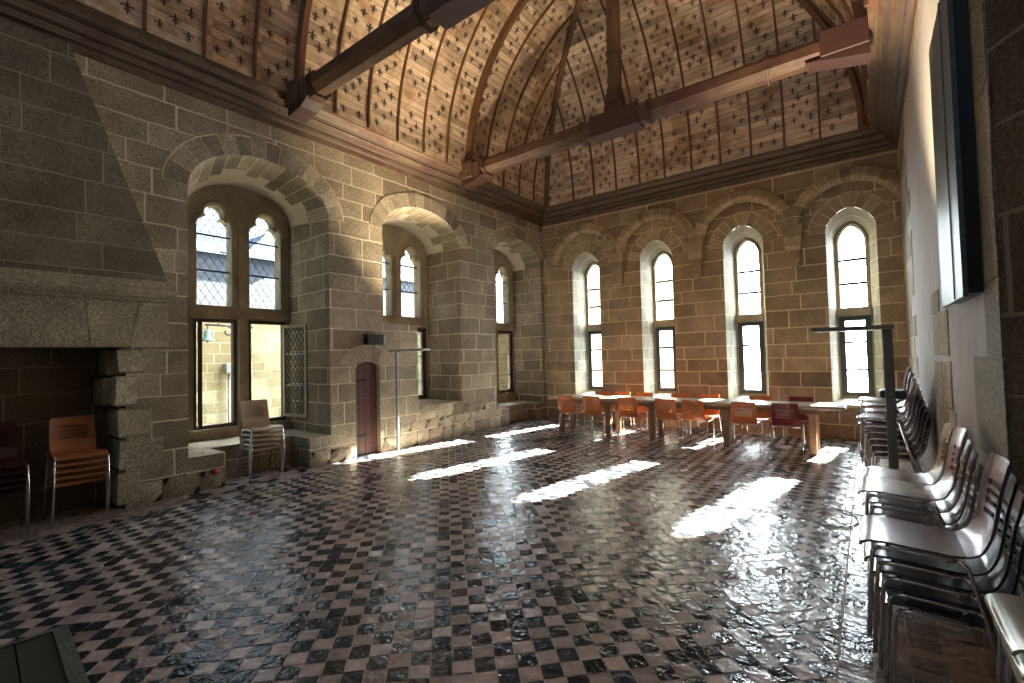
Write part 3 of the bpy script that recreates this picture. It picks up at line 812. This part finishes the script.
# stencilled fleurs-de-lis
def fleur_polys(s):
    """centre petal, two curled side petals, band and foot, in units of s (height about 1)"""
    L = []
    L.append([(0, .52), (.075, .33), (.085, .2), (.04, .02), (-.04, .02), (-.085, .2), (-.075, .33)])
    for g in (1, -1):
        L.append([(g*.03, .0), (g*.03, .06), (g*.14, .19), (g*.27, .22), (g*.37, .14), (g*.37, .03), (g*.31, .0), (g*.31, .09), (g*.25, .13), (g*.16, .10)])
        L.append([(g*.02, -.08), (g*.12, -.16), (g*.22, -.2), (g*.16, -.10), (g*.04, -.04)])
    L.append([(-.17, -.07), (.17, -.07), (.17, .0), (-.17, .0)])
    L.append([(-.035, -.07), (.035, -.07), (.05, -.25), (0, -.42), (-.05, -.25)])
    return [[(x*s, y*s) for x, y in l] for l in L]
def fan(pts): return pts
def put_fleur(fn, u, v, s):
    for l in fleur_polys(s):
        loops = [[Vector((a, b, 0)) for a, b in l]]
        for t in tessellate_polygon(loops):
            ce.face([fn(u+l[i][0], v+l[i][1]) for i in t], 'ink', [(0, 0)]*3)
def ang_at(v):
    v = max(0, min(ARC[-1]-1e-4, v)); k = 0
    while ARC[k+1] < v: k += 1
    return TT[k]+(TT[k+1]-TT[k])*(v-ARC[k])/(ARC[k+1]-ARC[k])
LIFT = .004
def f_bar(sg):
    def f(u, v):
        t = ang_at(v); nx, nz = -sg*math.cos(t)*LIFT, -math.sin(t)*LIFT
        return (VX+sg*vx(t)+nx*1.6, u, vz(t)+nz*1.6)
    return f
def f_hip(u, v):
    t = ang_at(v); return (VX+u, yh(t)-math.cos(t)*LIFT*1.6, vz(t)-math.sin(t)*LIFT*1.6)
RY = [7.19+.6075*(k) for k in range(-13, 6)]       # rib positions along the barrel
RX = [-2.85+.575*k for k in range(0, 12)]          # rib positions on the hip (from the centre line)
RX = [-6.32+.06+.572*k-VX for k in range(1, 12)]
random.seed(11)
for sg in (-1, 1):
    f = f_bar(sg)
    for k in range(len(RY)-1):
        u0 = RY[k]
        if u0 < .2 and sg < 0: continue
        if sg > 0 and u0 < 6.5: continue
        row = 0; v = .16
        while v < ARC[-1]-.3:
            t = ang_at(v)
            for du in ((.17, .44) if row % 2 == 0 else (.30,)):
                u = u0+du+random.uniform(-.03, .03)
                if u+.07 < yh(t) and random.random() < .74: put_fleur(f, u, v+random.uniform(-.02, .02), random.uniform(.135, .18))
            v += .135; row += 1
edges = [-vx(0)]+RX+[vx(0)]
for k in range(len(edges)-1):
    row = 0; v = .16
    while v < ARC[-1]-.5:
        t = ang_at(v)
        for du in ((.16, .42) if row % 2 == 0 else (.29,)):
            u = edges[k]+du+random.uniform(-.03, .03)
            if abs(u)+.08 < vx(t) and random.random() < .74: put_fleur(f_hip, u, v+random.uniform(-.02, .02), random.uniform(.135, .18))
        v += .135; row += 1
# closing lid above the outer strip on the window side of the splayed wall
ce.face([(XR-.4, -3, 5.58), (1.8, -3, 5.58), (1.8, YF, 5.58), (XR-.4, YF, 5.58)], 'planks', [(0, 0)]*4)
ceil = ce.build('ceiling', kind='structure')
def arc_path(sg, y, t0=0.0, t1=PI/2, n=26, off=0.0):
    return [Vector((VX+sg*(vx(t0+(t1-t0)*k/n)-off*math.cos(t0+(t1-t0)*k/n)), y, vz(t0+(t1-t0)*k/n)-off*math.sin(t0+(t1-t0)*k/n))) for k in range(n+1)]
for y in RY:
    main = min(abs(y-q) for q in (7.19, 3.545, -.1)) < .05
    for sg in (-1, 1):
        t1 = PI/2
        if y > YA:
            c = (y-YA)/(YE-YA)
            if c >= .985: continue
            t1 = math.acos(c)
        if y < 0 and sg > 0: continue
        r = MB(); P = arc_path(sg, y, 0, t1); inw = [Vector((VX, y, VZ))-p for p in P]
        r.sweep(P, Vector((0, 1, 0)), .11 if main else .036, .12 if main else .042, 'rib', inw=inw)
        r.build('main_rib' if main else 'rib', ceil)
for x in RX:
    c = abs(x)/VW
    if c >= .985: continue
    t1 = math.acos(c); n = 26
    P = [Vector((VX+x, yh(t1*k/n), vz(t1*k/n))) for k in range(n+1)]
    r = MB(); r.sweep(P, Vector((1, 0, 0)), .036, .042, 'rib', inw=[Vector((VX+x, YA-2, VZ))-p for p in P]); r.build('rib', ceil)
for sg in (-1, 1):
    n = 30; P = [Vector((VX+sg*vx(PI/2*k/n), yh(PI/2*k/n), vz(PI/2*k/n))) for k in range(n+1)]
    side = Vector((1, sg*(YA-YE)/VW*-1, 0)).normalized(); side = Vector((YE-YA, -sg*VW, 0)).normalized()
    r = MB(); r.sweep(P, side, .12, .13, 'rib', inw=[Vector((VX, YA, VZ))-p for p in P]); r.build('hip_rib', ceil)
r = MB(); r.box((VX-.06, -3, VZ+VH-.12), (VX+.06, YA+.2, VZ+VH+.02), 'rib'); r.build('ridge_piece', ceil)
#--THINGS--
# ================================================================== THE THINGS
# ---- tie beams and king posts of the roof trusses
def octo(mb, p, q, r, mat, rz=0, squash=1.0):
    """octagonal bar from p to q"""
    p, q = Vector(p), Vector(q); d = (q-p).normalized()
    a = Vector((0, 0, 1)) if abs(d.z) < .9 else Vector((0, 1, 0)); b = d.cross(a)
    V = []
    for c in (p, q):
        for k in range(8):
            t = PI/8+k*PI/4; V.append(c+a*(r*1.08*math.sin(t))+b*(r*1.08*math.cos(t))*squash)
    F = [(k, (k+1) % 8, 8+(k+1) % 8, 8+k) for k in range(8)]+[tuple(range(7, -1, -1)), tuple(range(8, 16))]
    L = (q-p).length
    i = len(mb.v); mb.v += [tuple(v) for v in V]
    for n_, f in enumerate(F):
        mb.f.append(tuple(i+k for k in f))
        if n_ < 8: mb.uv += [(0, n_*.1), (0, n_*.1+.1), (L, n_*.1+.1), (L, n_*.1)]
        else: mb.uv += [(0, k*.03) for k in range(8)]
        mb.m.append(mb.mi(mat)); mb.t.append(.5); mb.sm.append(False)
def tie_beam(y, label, zc=5.47, post=True):
    x0, x1 = XL+.36, XR-.44; xm = VX; e = empty('tie_beam', (xm, y, zc-.14), label=label, cat='beam', group=None)
    def loc(b): # shift to the empty's frame
        b.v = [(p[0]-xm, p[1]-y, p[2]-(zc-.14)) for p in b.v]; return b
    b = MB(); octo(b, (x0+.55, y, zc), (xm-.42, y, zc), .150, 'beam'); octo(b, (xm+.42, y, zc), (x1-.44, y, zc), .150, 'beam'); loc(b).build('beam_shaft', e)
    b = MB(); b.box((xm-.43, y-.155, zc-.185), (xm+.43, y+.155, zc+.16), 'red', bev=.012)
    b.box((xm-.16, y-.12, zc+.16), (xm+.16, y+.12, zc+.30), 'red', bev=.02); loc(b).build('centre_block', e)
    b = MB(); b.box((x0-.05, y-.155, zc-.165), (x0+.30, y+.155, zc+.175), 'beam', bev=.015)
    b.box((x0+.28, y-.13, zc-.19), (x0+.50, y+.13, zc+.14), 'beam', bev=.03)
    V = [(x0+.02, y-.13, zc-.17), (x0+.55, y-.13, zc-.17), (x0+.36, y-.13, zc-.26), (x0+.02, y-.13, zc-.30)]
    b.mesh(V+[(p[0], y+.13, p[2]) for p in V], [(0, 1, 2, 3), (7, 6, 5, 4), (0, 4, 5, 1), (1, 5, 6, 2), (2, 6, 7, 3), (3, 7, 4, 0)], 'red', None, .5, False)
    b.box((x0+.40, y-.10, zc-.19), (x0+.66, y+.10, zc-.155), 'beam'); b.box((x0+.18, y-.04, zc+.17), (x0+.26, y+.04, zc+.24), 'beam')
    loc(b).build('carved_end', e)
    b = MB(); b.box((x1-.46, y-.155, zc-.14), (x1+.05, y+.155, zc+.19), 'red', bev=.012)
    V = [(x1-.62, y-.14, zc-.145), (x1+.05, y-.14, zc-.145), (x1+.05, y-.14, zc-.28), (x1-.25, y-.14, zc-.22)]
    b.mesh(V+[(p[0], y+.14, p[2]) for p in V], [(0, 1, 2, 3), (7, 6, 5, 4), (0, 4, 5, 1), (1, 5, 6, 2), (2, 6, 7, 3), (3, 7, 4, 0)], 'red', None, .5, False)
    loc(b).build('carved_end', e)
    for x in (x0+.60, xm-.60, xm+.58, x1-1.05):
        b = MB()
        for k, (dx, rr) in enumerate(((-.035, .168), (0, .182), (.035, .168))): octo(b, (x+dx-.014, y, zc), (x+dx+.014, y, zc), rr, 'beam')
        loc(b).build('collar', e)
    if post:
        p = empty('king_post', (xm, y, zc+.30), label=label.replace('tie beam', 'king post').replace('spanning', 'rising at'), cat='post')
        p['label'] = KP
        b = MB(); octo(b, (0, 0, .16), (0, 0, VZ+VH-.13-(zc+.30)), .105, 'beam'); b.build('shaft', p)
        b = MB(); b.box((-.125, -.125, .0), (.125, .125, .17), 'red', bev=.02); b.box((-.11, -.11, .17), (.11, .11, .30), 'beam', bev=.03); b.build('base_block', p)
        b = MB()
        for z, rr in ((.84, .118), (.875, .132), (.91, .118)): octo(b, (0, 0, z-.015), (0, 0, z+.015), rr, 'beam')
        b.build('collar', p)
KP = 'octagonal oak king post rising from the tie beam nearer the far wall'
tie_beam(7.19, 'octagonal oak tie beam nearer the far wall, carrying the visible king post')
KP = 'oak king post above the upper left tie beam, out of the top of the view'
tie_beam(3.545, 'dark oak tie beam crossing the top left, nearest to the fireplace', post=True)

# ---- fireplace
fp = empty('fireplace', (XL, -.05, 0), label='large stone fireplace with a sloping hood on the left wall', cat='fireplace')
def locf(b): b.v = [(p[0]-XL, p[1]+.05, p[2]) for p in b.v]; return b
b = MB()
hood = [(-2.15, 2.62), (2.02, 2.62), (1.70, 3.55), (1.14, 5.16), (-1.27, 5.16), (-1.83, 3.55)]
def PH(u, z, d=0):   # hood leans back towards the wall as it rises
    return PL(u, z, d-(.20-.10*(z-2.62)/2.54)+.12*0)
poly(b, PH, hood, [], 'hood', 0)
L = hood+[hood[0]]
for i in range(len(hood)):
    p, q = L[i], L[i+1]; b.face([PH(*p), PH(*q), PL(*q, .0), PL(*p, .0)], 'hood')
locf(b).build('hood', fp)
b = MB(); prof = [(0, 2.40), (-.13, 2.40), (-.15, 2.425), (-.225, 2.45), (-.27, 2.49), (-.27, 2.535), (-.225, 2.56), (-.20, 2.64)]
for i in range(len(prof)-1):
    (d0, z0), (d1, z1) = prof[i], prof[i+1]; b.face([PL(-2.2+.1*0, z0, d0), PL(2.06+(-d0-.2)*.4, z0, d0), PL(2.06+(-d1-.2)*.4, z1, d1), PL(-2.2, z1, d1)], 'block', [(0, 0)]*4, .35)
b.face([PL(2.06+(-d-.2)*.4, z, d) for d, z in prof], 'block', None, .4)
b.face([PL(-2.2, z, d) for d, z in prof], 'block', None, .4)
locf(b).build('moulded_shelf', fp)
b = MB(); us = [-2.2, -.6, 1.30, 1.72, 2.06]; slab(b, PL, rect(-2.19, 2.05, 1.87, 2.39), [], -.08, 0, 'mortar')
for k in range(4):
    s = slice(0, 0); u0, u1 = us[k]+.006, us[k+1]-.006; tone = (.25, .30, .38, .55)[k]
    j = (0, .05, -.03, .05, 0)
    a0, a1 = j[k], j[k+1]
    q = [(u0-a0, 1.865), (u1-a1, 1.865), (u1-.3*a1, 2.1), (u1+a1, 2.395), (u0+a0, 2.395), (u0-.3*a0, 2.1)]
    slab(b, PL, q, [], -.09, 0, 'block', tone)
locf(b).build('lintel', fp)
b = MB(); random.seed(5)
def chunk(u0, u1, z0, z1, d0, d1, tone):
    V = []; c = .03
    for z, i in ((z0, c), (z0+c, 0), (z1-c, 0), (z1, c)):
        for u, d in ((u0+i, d0+i), (u1-i*0, d0+i), (u1-i*0, d1), (u0+i, d1)):
            V.append(PL(u+random.uniform(-.012, .012), z, d+random.uniform(-.012, .012)))
    F = [(3, 2, 1, 0), (12, 13, 14, 15)]
    for k in range(3):
        for q in range(4): F.append((k*4+q, k*4+(q+1) % 4, k*4+4+(q+1) % 4, k*4+4+q))
    b.mesh(V, F, 'block', None, tone, False)
chunk(1.50, 1.70, 1.53, 1.855, .10, .46, .4); chunk(1.585, 1.83, 1.55, 1.855, -.012, .22, .65)
chunk(1.47, 1.68, 1.19, 1.51, .12, .46, .35); chunk(1.56, 1.76, 1.17, 1.53, -.012, .20, .8)
chunk(1.585, 1.90, .80, 1.15, -.010, .46, .5); chunk(1.60, 2.02, .43, .79, -.010, .46, .4); chunk(1.59, 1.80, .03, .42, -.010, .46, .55)
locf(b).build('jamb', fp)

# ---- chairs: bent plywood shell on a chrome frame. Local frame: +Y is the front of the seat
def shell(mb, fn, nu, nv, mat, th, holes=()):
    """thick curved sheet from fn(u,v)->(point, normal); holes are cells left open"""
    G = {}
    for j in range(nv+1):
        for i in range(nu+1):
            p, n_ = fn(i/nu, j/nv); G[i, j] = (p+n_*th/2, p-n_*th/2)
    V = []; idx = {}
    def vi(i, j, s):
        if (i, j, s) not in idx: idx[i, j, s] = len(V); V.append(G[i, j][s])
        return idx[i, j, s]
    F = []; E_ = []
    solid = lambda i, j: 0 <= i < nu and 0 <= j < nv and (i, j) not in holes
    for j in range(nv):
        for i in range(nu):
            if not solid(i, j): continue
            F.append((vi(i, j, 0), vi(i+1, j, 0), vi(i+1, j+1, 0), vi(i, j+1, 0)))
            F.append((vi(i, j+1, 1), vi(i+1, j+1, 1), vi(i+1, j, 1), vi(i, j, 1)))
            for (a, b_), (di, dj) in ((((0, 0), (1, 0)), (0, -1)), (((1, 0), (1, 1)), (1, 0)), (((1, 1), (0, 1)), (0, 1)), (((0, 1), (0, 0)), (-1, 0))):
                if not solid(i+di, j+dj): E_.append(((i+a[0], j+a[1]), (i+b_[0], j+b_[1])))
    mb.mesh(V, F, mat, lambda p: (p[0], p[2]-p[1]), .5, True)
    for (a, b_) in E_:
        mb.face([G[a][0], G[b_][0], G[b_][1], G[a][1]], mat)
def chair(label, group, mat, frame_mat='chrome'):
    wd_ = mat in ('orange', 'oxblood', 'shaded_orange', 'tan', 'shaded_oxblood'); tk = 0 if wd_ else 1
    e = empty('stacking_chair', label=label, cat='chair', group=group)
    def corner(u, v, wd): return wd
    # side profile of the one-piece shell: seat from the front edge back, then up the backrest
    prof = [(.225, .415), (.222, .432), (.20, .446), (.14, .452), (.0, .444), (-.10, .436), (-.155, .440)]
    back = [(-.155, .440), (-.195, .462), (-.220, .505), (-.238, .56), (-.255, .64+.01*tk), (-.270, .72+.02*tk), (-.288-.012*tk, .815+.04*tk)]
    def curve(pts, v):
        f = v*(len(pts)-1); k = min(int(f), len(pts)-2); t = f-k
        g = lambda i: Vector((0, *pts[max(0, min(len(pts)-1, i))]))
        p0, p1, p2, p3 = g(k-1), g(k), g(k+1), g(k+2)
        p = .5*((2*p1)+(p2-p0)*t+(2*p0-5*p1+4*p2-p3)*t*t+(3*p1-p0-3*p2+p3)*t**3)
        return p
    def fnS(u, v):
        p = curve(prof, v); q = curve(prof, min(1, v+.01))-curve(prof, max(0, v-.01)); x = (u-.5)*2
        w = .205*(1-.10*max(0, v-.6)/.4)*(1-.10*max(0, .10-v)/.10)
        n_ = Vector((0, q.z, -q.y)).normalized(); n_ = n_ if n_.z > 0 else -n_
        if v < .05: n_ = Vector((0, .9, .4)).normalized()
        return Vector((x*w, p.y, p.z-.010*(1-x*x)*(1 if v > .2 else 0)+.002)), n_
    def fnB(u, v):
        p = curve(back, v); q = curve(back, min(1, v+.01))-curve(back, max(0, v-.01)); x = (u-.5)*2
        w = .185*(1+.03*math.sin(PI*v))-.012*max(0, v-.93)/.07
        n_ = Vector((0, q.z, -q.y)).normalized()
        return Vector((x*w, p.y-.028*(1-x*x)*min(1, v*2), p.z)), n_
    b = MB(); shell(b, fnS, 8, 18, mat, .011); b.build('seat', e)
    hol = set()
    for r_ in (13, 15, 17, 19): hol |= {(i, r_) for i in range(2, 10)}
    b = MB(); shell(b, fnB, 12, 24, mat, .010, hol); b.build('backrest', e)
    r = .0095
    for sg in (-1, 1):
        b = MB(); b.tube([(sg*.205, .165, .425), (sg*.213, .180, .405), (sg*.217, .195, .2), (sg*.220, .205, .004)], r, frame_mat); b.build('leg', e)
        b = MB(); b.tube([(sg*.205, -.12, .425), (sg*.213, -.15, .405), (sg*.217, -.20, .2), (sg*.220, -.235, .004)], r, frame_mat); b.build('leg', e)
        b = MB(); b.tube([(sg*.205, .165, .425), (sg*.203, .12, .430), (sg*.203, -.08, .424), (sg*.205, -.12, .425)], r, frame_mat); b.build('side_rail', e)
    b = MB(); b.tube([(-.205, .12, .420), (0, .12, .418), (.205, .12, .420)], r*.9, frame_mat); b.tube([(-.205, -.08, .415), (0, -.08, .414), (.205, -.08, .415)], r*.9, frame_mat); b.build('crossbar', e)
    return e
PROTO = {}
def place(mat, x, y, z, rz, label, group):
    if mat not in PROTO: PROTO[mat] = c = chair(label, group, mat, 'chrome')
    else: c = copy_tree(PROTO[mat])
    c.location = (x, y, z); c.rotation_euler = (0, 0, rz); c['label'] = label
    if group: c['group'] = group
    return c
ORD = ['bottom', 'second from the bottom', 'third from the bottom', 'fourth from the bottom', 'fifth from the bottom', 'sixth from the bottom', 'seventh from the bottom', 'eighth from the bottom', 'ninth from the bottom']
def stack(mats, x, y, rz, desc, group, dz=.069, fwd=.019, yaw_j=0.0):
    n = len(mats); f = Vector((-math.sin(rz), math.cos(rz), 0))
    for k, m_ in enumerate(mats):
        pos = ORD[k] if k < n-1 else 'topmost'
        place(m_, x+f.x*fwd*k, y+f.y*fwd*k, dz*k, rz+random.uniform(-1, 1)*yaw_j, desc % pos, group)
random.seed(21)
# chairs on the near side of the table, backs to the camera
near = [(-5.02, 'leftmost'), (-4.44, 'second from the left'), (-3.68, 'third from the left'), (-2.94, 'fourth from the left'),
        (-2.45, 'fifth from the left'), (-1.66, 'beside the dark red chair')]
for x, d in near: place('orange', x-.02, 8.76, 0, R(random.uniform(-5, 5)), 'orange plywood chair on the camera side of the long table, '+d, 'orange chairs along the near side of the table')
place('oxblood', -1.08, 8.76, 0, R(2), 'dark red chair on the camera side of the long table', None)
far = [(594, 'leftmost'), (616, 'second from the left'), (643, 'third from the left'), (680.5, 'fourth from the left'), (708, 'fifth from the left'), (757, 'rightmost orange one')]
farx = [-4.78, -4.32, -3.82, -3.08, -2.52, -1.62]
for (q, d), x in zip(far, farx): place('orange', x, 9.42, 0, R(180+random.uniform(-5, 5)), 'orange chair facing the camera across the long table, %s' % d, 'orange chairs along the far side of the table')
place('oxblood', -.98, 9.45, 0, R(178), 'dark red chair on the window side of the long table, facing the camera', None)
# stacks by the fireplace and the window
stack(['shaded_orange']*5, -6.90, 1.235, R(-90), 'shade-toned orange wooden chair, %s in its stack at the fireplace', 'orange stack in the fireplace')
stack(['shaded_oxblood']*5, -6.90, .62, R(-90), 'shade-darkened oxblood chair, %s in the stack at the left edge', 'dark red stack in the fireplace')
stack(['tan']*5, -7.06, 3.245, R(-93), 'tan chair with chrome legs, %s in the stack below the window', 'tan stack under the window')
# stacks along the right wall, seats towards the room
stack(['black_shell']*4+['mauve'], .238, 3.05, R(90), 'dark chair, %s in the stack at the right edge', 'dark stack along the right wall')
stack(['cream_shell']*5, .62, 2.28, R(90), 'cream chair, %s in the stack cut off by the bottom right corner', 'cream stack at the bottom right')
stack(['silver']*5, .22, 4.02, R(90), 'silvery chair, %s in the stack behind the mauve one', 'silver stack along the right wall')
stack(['silver']*4, .22, 4.74, R(90), 'silvery chair, %s in the short stack nearest the lamp post', 'silver stack further along the right wall')
stack(['mauve']*7, .21, 6.85, R(90), 'glossy mauve chair, %s in the stack behind the right lamp post', 'mauve stack behind the lamp post', yaw_j=R(1))
stack(['mauve']*9, .25, 7.52, R(90), 'glossy mauve chair, %s in the tallest stack nearest the far wall', 'tallest mauve stack by the far wall')

# ---- long table
t = empty('long_table', (-2.95, 8.99, 0), label='long narrow oak refectory table lined with chairs below the far windows', cat='table')
b = MB(); b.box((-2.62, -.36, .715), (2.66, .36, .765), 'table_top', bev=.008); b.build('tabletop', t)
b = MB(); b.box((-2.45, -.27, .635), (2.50, -.235, .715), 'table'); b.box((-2.45, .235, .635), (2.50, .27, .715), 'table'); b.box((-2.45, -.235, .635), (-2.41, .235, .715), 'table'); b.box((2.46, -.235, .635), (2.50, .235, .715), 'table'); b.build('apron', t)
for x in (-2.36, -1.26, -.36, .95, 2.22):
    for y in (-.235, .235):
        b = MB(); b.box((x-.05, y-.05, 0), (x+.05, y+.05, .64), 'table', bev=.006)
        b.box((x-.085, y-.052, .60), (x+.085, y+.052, .66), 'table', bev=.01)
        b.v = [p for p in b.v]; b.build('leg', t)

# ---- uplighter floor lamps
def floor_lamp(x, y, h, arm0, arm1, pw, label, power):
    e = empty('floor_lamp', (x, y, 0), label=label, cat='lamp')
    b = MB(); b.box((-.04, -.17, .0), (.46, .17, .014), 'steel', bev=.004) if arm1 > 0 else b.box((-.46, -.17, .0), (.06, .17, .014), 'steel', bev=.004); b.build('base_plate', e)
    b = MB(); b.box((-pw/2, -.018, .014), (pw/2, .018, h-.03), 'grey_paint' if arm1 < .1 else 'steel', bev=.004); b.build('pole', e)
    b = MB(); b.box((arm0, -.09, h-.045), (arm1, .09, h-.008), 'steel' if arm1 > .1 else 'grey_paint', bev=.006); hd_ = b.build('lamp_head', e)
    b = MB(); b.box((arm0+.05, -.07, h-.050), (arm1-.1, .07, h-.0445), 'diffuser'); b.build('diffuser', hd_)
    ld = bpy.data.lights.new('lamp_light', 'AREA'); ld.shape = 'RECTANGLE'; ld.size = .34; ld.size_y = .12; ld.energy = power; ld.color = (1, .80, .55); ld.spread = R(72)
    lo = bpy.data.objects.new('lamp_light', ld); COL.objects.link(lo); lo.parent = hd_; lo.location = ((arm1 if arm1 > .1 else arm0)*.74, 0, h+.002); lo.rotation_euler = (PI, 0, 0)
    return e
floor_lamp(-6.71, 5.46, 1.83, -.10, .78, .045, 'slim steel uplighter floor lamp standing by the red door', 30)
floor_lamp(.155, 5.65, 1.87, -.60, .05, .075, 'grey uplighter floor lamp with a long flat head beside the stacked chairs', 42)

# ---- small things
e = empty('wall_fixture', (XL, 5.10, 2.0), label='small black box fixed to the stone above the red door', cat='box')
b = MB(); b.box((.0, -.20, -.09), (.13, .14, .09), 'black', bev=.008); b.build('case', e)
b = MB(); b.box((.02, .143, -.08), (.12, .175, .08), 'steel', bev=.004); b.build('end_cap', e)
b = MB()
for y in (-.12, -.03, .06): b.box((.131, y-.035, -.075), (.134, y+.035, .075), 'iron')
b.build('grille', e)
e = empty('wall_socket', PL(2.58, .235, -.045), label='round red cap on the stone bench end below the first window', cat='socket')
b = MB(); b.tube([(-.035, 0, 0), (0.0, 0, 0)], .036, 'iron', 16); b.build('backplate', e)
b = MB(); b.tube([(0, 0, 0), (.035, 0, 0), (.045, 0, 0)], [.034, .034, .026], 'red_cap', 16); b.build('cap', e)
# black bag on top of the tallest stack
b = MB(); b.box((.10, 7.34, 1.022), (.36, 7.66, 1.13), 'black', bev=.02); o = b.build('black_box', label='small black box lying on top of the tallest mauve chair stack', cat='box')
# cable loop on the floor
b = MB(); pts = []
for k in range(26):
    a_ = 2*PI*k/25*.92+2.2; pts.append((-.33+.20*math.cos(a_)*1.0, 5.55+.30*math.sin(a_), .014))
pts.append((.02, 5.72, .014)); pts.append((.12, 5.68, .014)); b.tube(pts, .006, 'black', 6); b.build('power_cable', label='black cable lying in a loop on the tiles by the right lamp', cat='cable')
# hanging painted board on the right wall
e = empty('wall_panel', (XR, 4.6, 2.0), label='tall narrow bluish board hanging high on the white plaster wall', cat='panel')
def PB(u, z, d): return Vector((d, u-4.6, z-2.0))
b = MB()
slab(b, PB, [(3.80, 1.94), (4.76, 1.94), (4.76, 3.90), (3.80, 3.90)], [], -.10, -.075, 'panel', .5)
b.build('board', e)
b = MB(); b.box((-.074, -.78, -.04), (-.002, .14, 1.88), 'black'); b.build('backing_frame', e)
b = MB(); slab(b, PB, rect(4.10, 4.13, 1.95, 3.89), [], -.106, -.10, 'panel'); b.build('batten', e)
# dull board-topped plinth in the bottom left corner
e = empty('low_chest', (-3.03, .515, 0), rz=R(-4), label='grey-green chest with a speckled rim cut off by the bottom left corner', cat='chest')
z0 = .45
b = MB(); fr_o = (0, 1.4, -1.6, 0)
def PT(u, v, d): return Vector((u, v, z0-d))
slab(b, PT, rect(0, 1.4, -1.6, 0), [rect(.025, 1.35, -1.5, -.052)], 0, .06, 'speckle'); b.build('rim', e)
b = MB()
u = -.054
for w_ in (.12, .16, .16, .17, .20, .30, .30): b.box((.027, u-w_+.006, z0-.05), (1.348, u, z0-.008), 'slate_board'); u -= w_
b.build('lid_boards', e)
b = MB(); b.box((.03, -1.56, 0), (1.36, -.04, z0-.062), 'slate_board'); b.build('body', e)

# ---- outside: courtyard wall, its bell and lantern box, and the slate roof beyond
def PC(u, z, d=0): return Vector((-12.5-d, u, z))
cw = MB(); slab(cw, PC, rect(-3, 40, -1.5, 3.02), [], 0, .5, 'court'); cw.box((-13.0, -3, -1.55), (-8.9, 40, -1.5), 'court'); cw.build('courtyard_wall', label='sunlit pale stone courtyard wall seen through the open window', cat='wall')
tb = MB(); tb.box((-12.1, 16, -1.5), (-8.6, 30, 22), 'court'); tb.build('sun_block_building', label='added unseen tall block keeping sun off the courtyard wall', cat='building')  # added out of view to block the sun from the courtyard wall
e = empty('bell', PC(4.44, 2.34, -.30), label='green bell hanging outside the open window from a scrolled bracket', cat='bell')
b = MB(); V = []; F = []; prof = [(.0, .104), (.045, .10), (.06, .07), (.07, .0), (.085, -.08), (.125, -.14), (.13, -.155)]
b.tube([(0, 0, z) for r_, z in prof], [max(r_, .01) for r_, z in prof], 'verdigris', 18); b.build('bell_body', e)
b = MB(); b.tube([(0, 0, .1), (0, 0, .2)], .012, 'iron'); b.tube([(0, -.0, -.15), (0, 0, -.2)], .02, 'iron'); b.build('clapper', e)
e = empty('scroll_bracket', PC(5.15, 2.55, 0), label='curled iron bracket on the courtyard wall holding the bell', cat='bracket')
b = MB(); b.tube([(0.03, .38, -.02), (.30, .30, -.02), (.30, -.76, .0)], .02, 'iron')
b.build('arm', e)
b = MB(); b.tube([(.30, -.28+.13*math.cos(a_)*(1-k_*.045), -.15+.13*math.sin(a_)*(1-k_*.045)) for k_, a_ in enumerate([PI/2-j*.35 for j in range(16)])], .02, 'iron')
b.tube([(.30, -.55+.09*math.cos(a_), .09+.09*math.sin(a_)) for a_ in [-PI/2+j*.3 for j in range(16)]], .010, 'iron'); b.build('scroll', e)
e = empty('lantern_box', PC(4.98, 1.52, 0), label='small metal box on a post against the courtyard wall outside', cat='box')
b = MB(); b.box((.02, -.11, -.12), (.22, .11, .12), 'grey_paint', bev=.01); b.build('case', e)
b = MB(); b.tube([(.1, 0, -.12), (.1, 0, -3.0)], .025, 'grey_paint'); b.build('post', e)
e = empty('slate_building', (-30, 10, 0), label='hazy blue slate-roofed building beyond the courtyard wall', cat='building')
b = MB(); V = [(-4, -14, 0), (-4, 22, 0), (0, -14, 0), (0, 22, 0), (-4, -14, 8.2), (-4, 22, 8.2), (0, -14, 8.2), (0, 22, 8.2)]
b.mesh(V, [(0, 1, 5, 4), (2, 6, 7, 3), (0, 4, 6, 2), (1, 3, 7, 5), (4, 5, 7, 6)], 'far_wall', None, .5, False); b.build('wall', e)
b = MB()
V = [(.3, -14.3, 8.0), (.3, 22.3, 8.0), (-4, -10, 9.5), (-4, 19, 9.5), (-8, -14.3, 8.0), (-8, 22.3, 8.0)]
b.mesh(V, [(0, 1, 3, 2), (4, 2, 3, 5), (0, 2, 4), (1, 5, 3)], 'slate', None, .5, False); b.build('roof', e)
b = MB(); V = [(.5, 2.6, 8.0), (.5, 6.0, 8.0), (.5, 4.1, 9.7), (-4, 2.6, 8.0), (-4, 6.0, 8.0), (-4, 4.1, 9.7)]
b.mesh(V, [(0, 1, 2), (3, 5, 4), (0, 2, 5, 3), (1, 4, 5, 2)], 'slate', None, .5, False); b.build('gable', e)

# ---- portals: guide daylight through the real openings
def portal(loc, rot, sx, sy):
    l = bpy.data.lights.new('daylight_portal', 'AREA'); l.shape = 'RECTANGLE'; l.size = sx; l.size_y = sy; l.cycles.is_portal = True
    o = bpy.data.objects.new('daylight_portal', l); COL.objects.link(o); o.location = loc; o.rotation_euler = rot
for x in WX: portal((x, YF+.75, 2.4), (R(-90), 0, 0), .5, 3.3)
for y, xx in ((3.53, -8.5), (6.55, -8.25), (9.75, -8.15)): portal((xx, y, 2.4), (0, R(-90), 0), 3.5, 1.6)
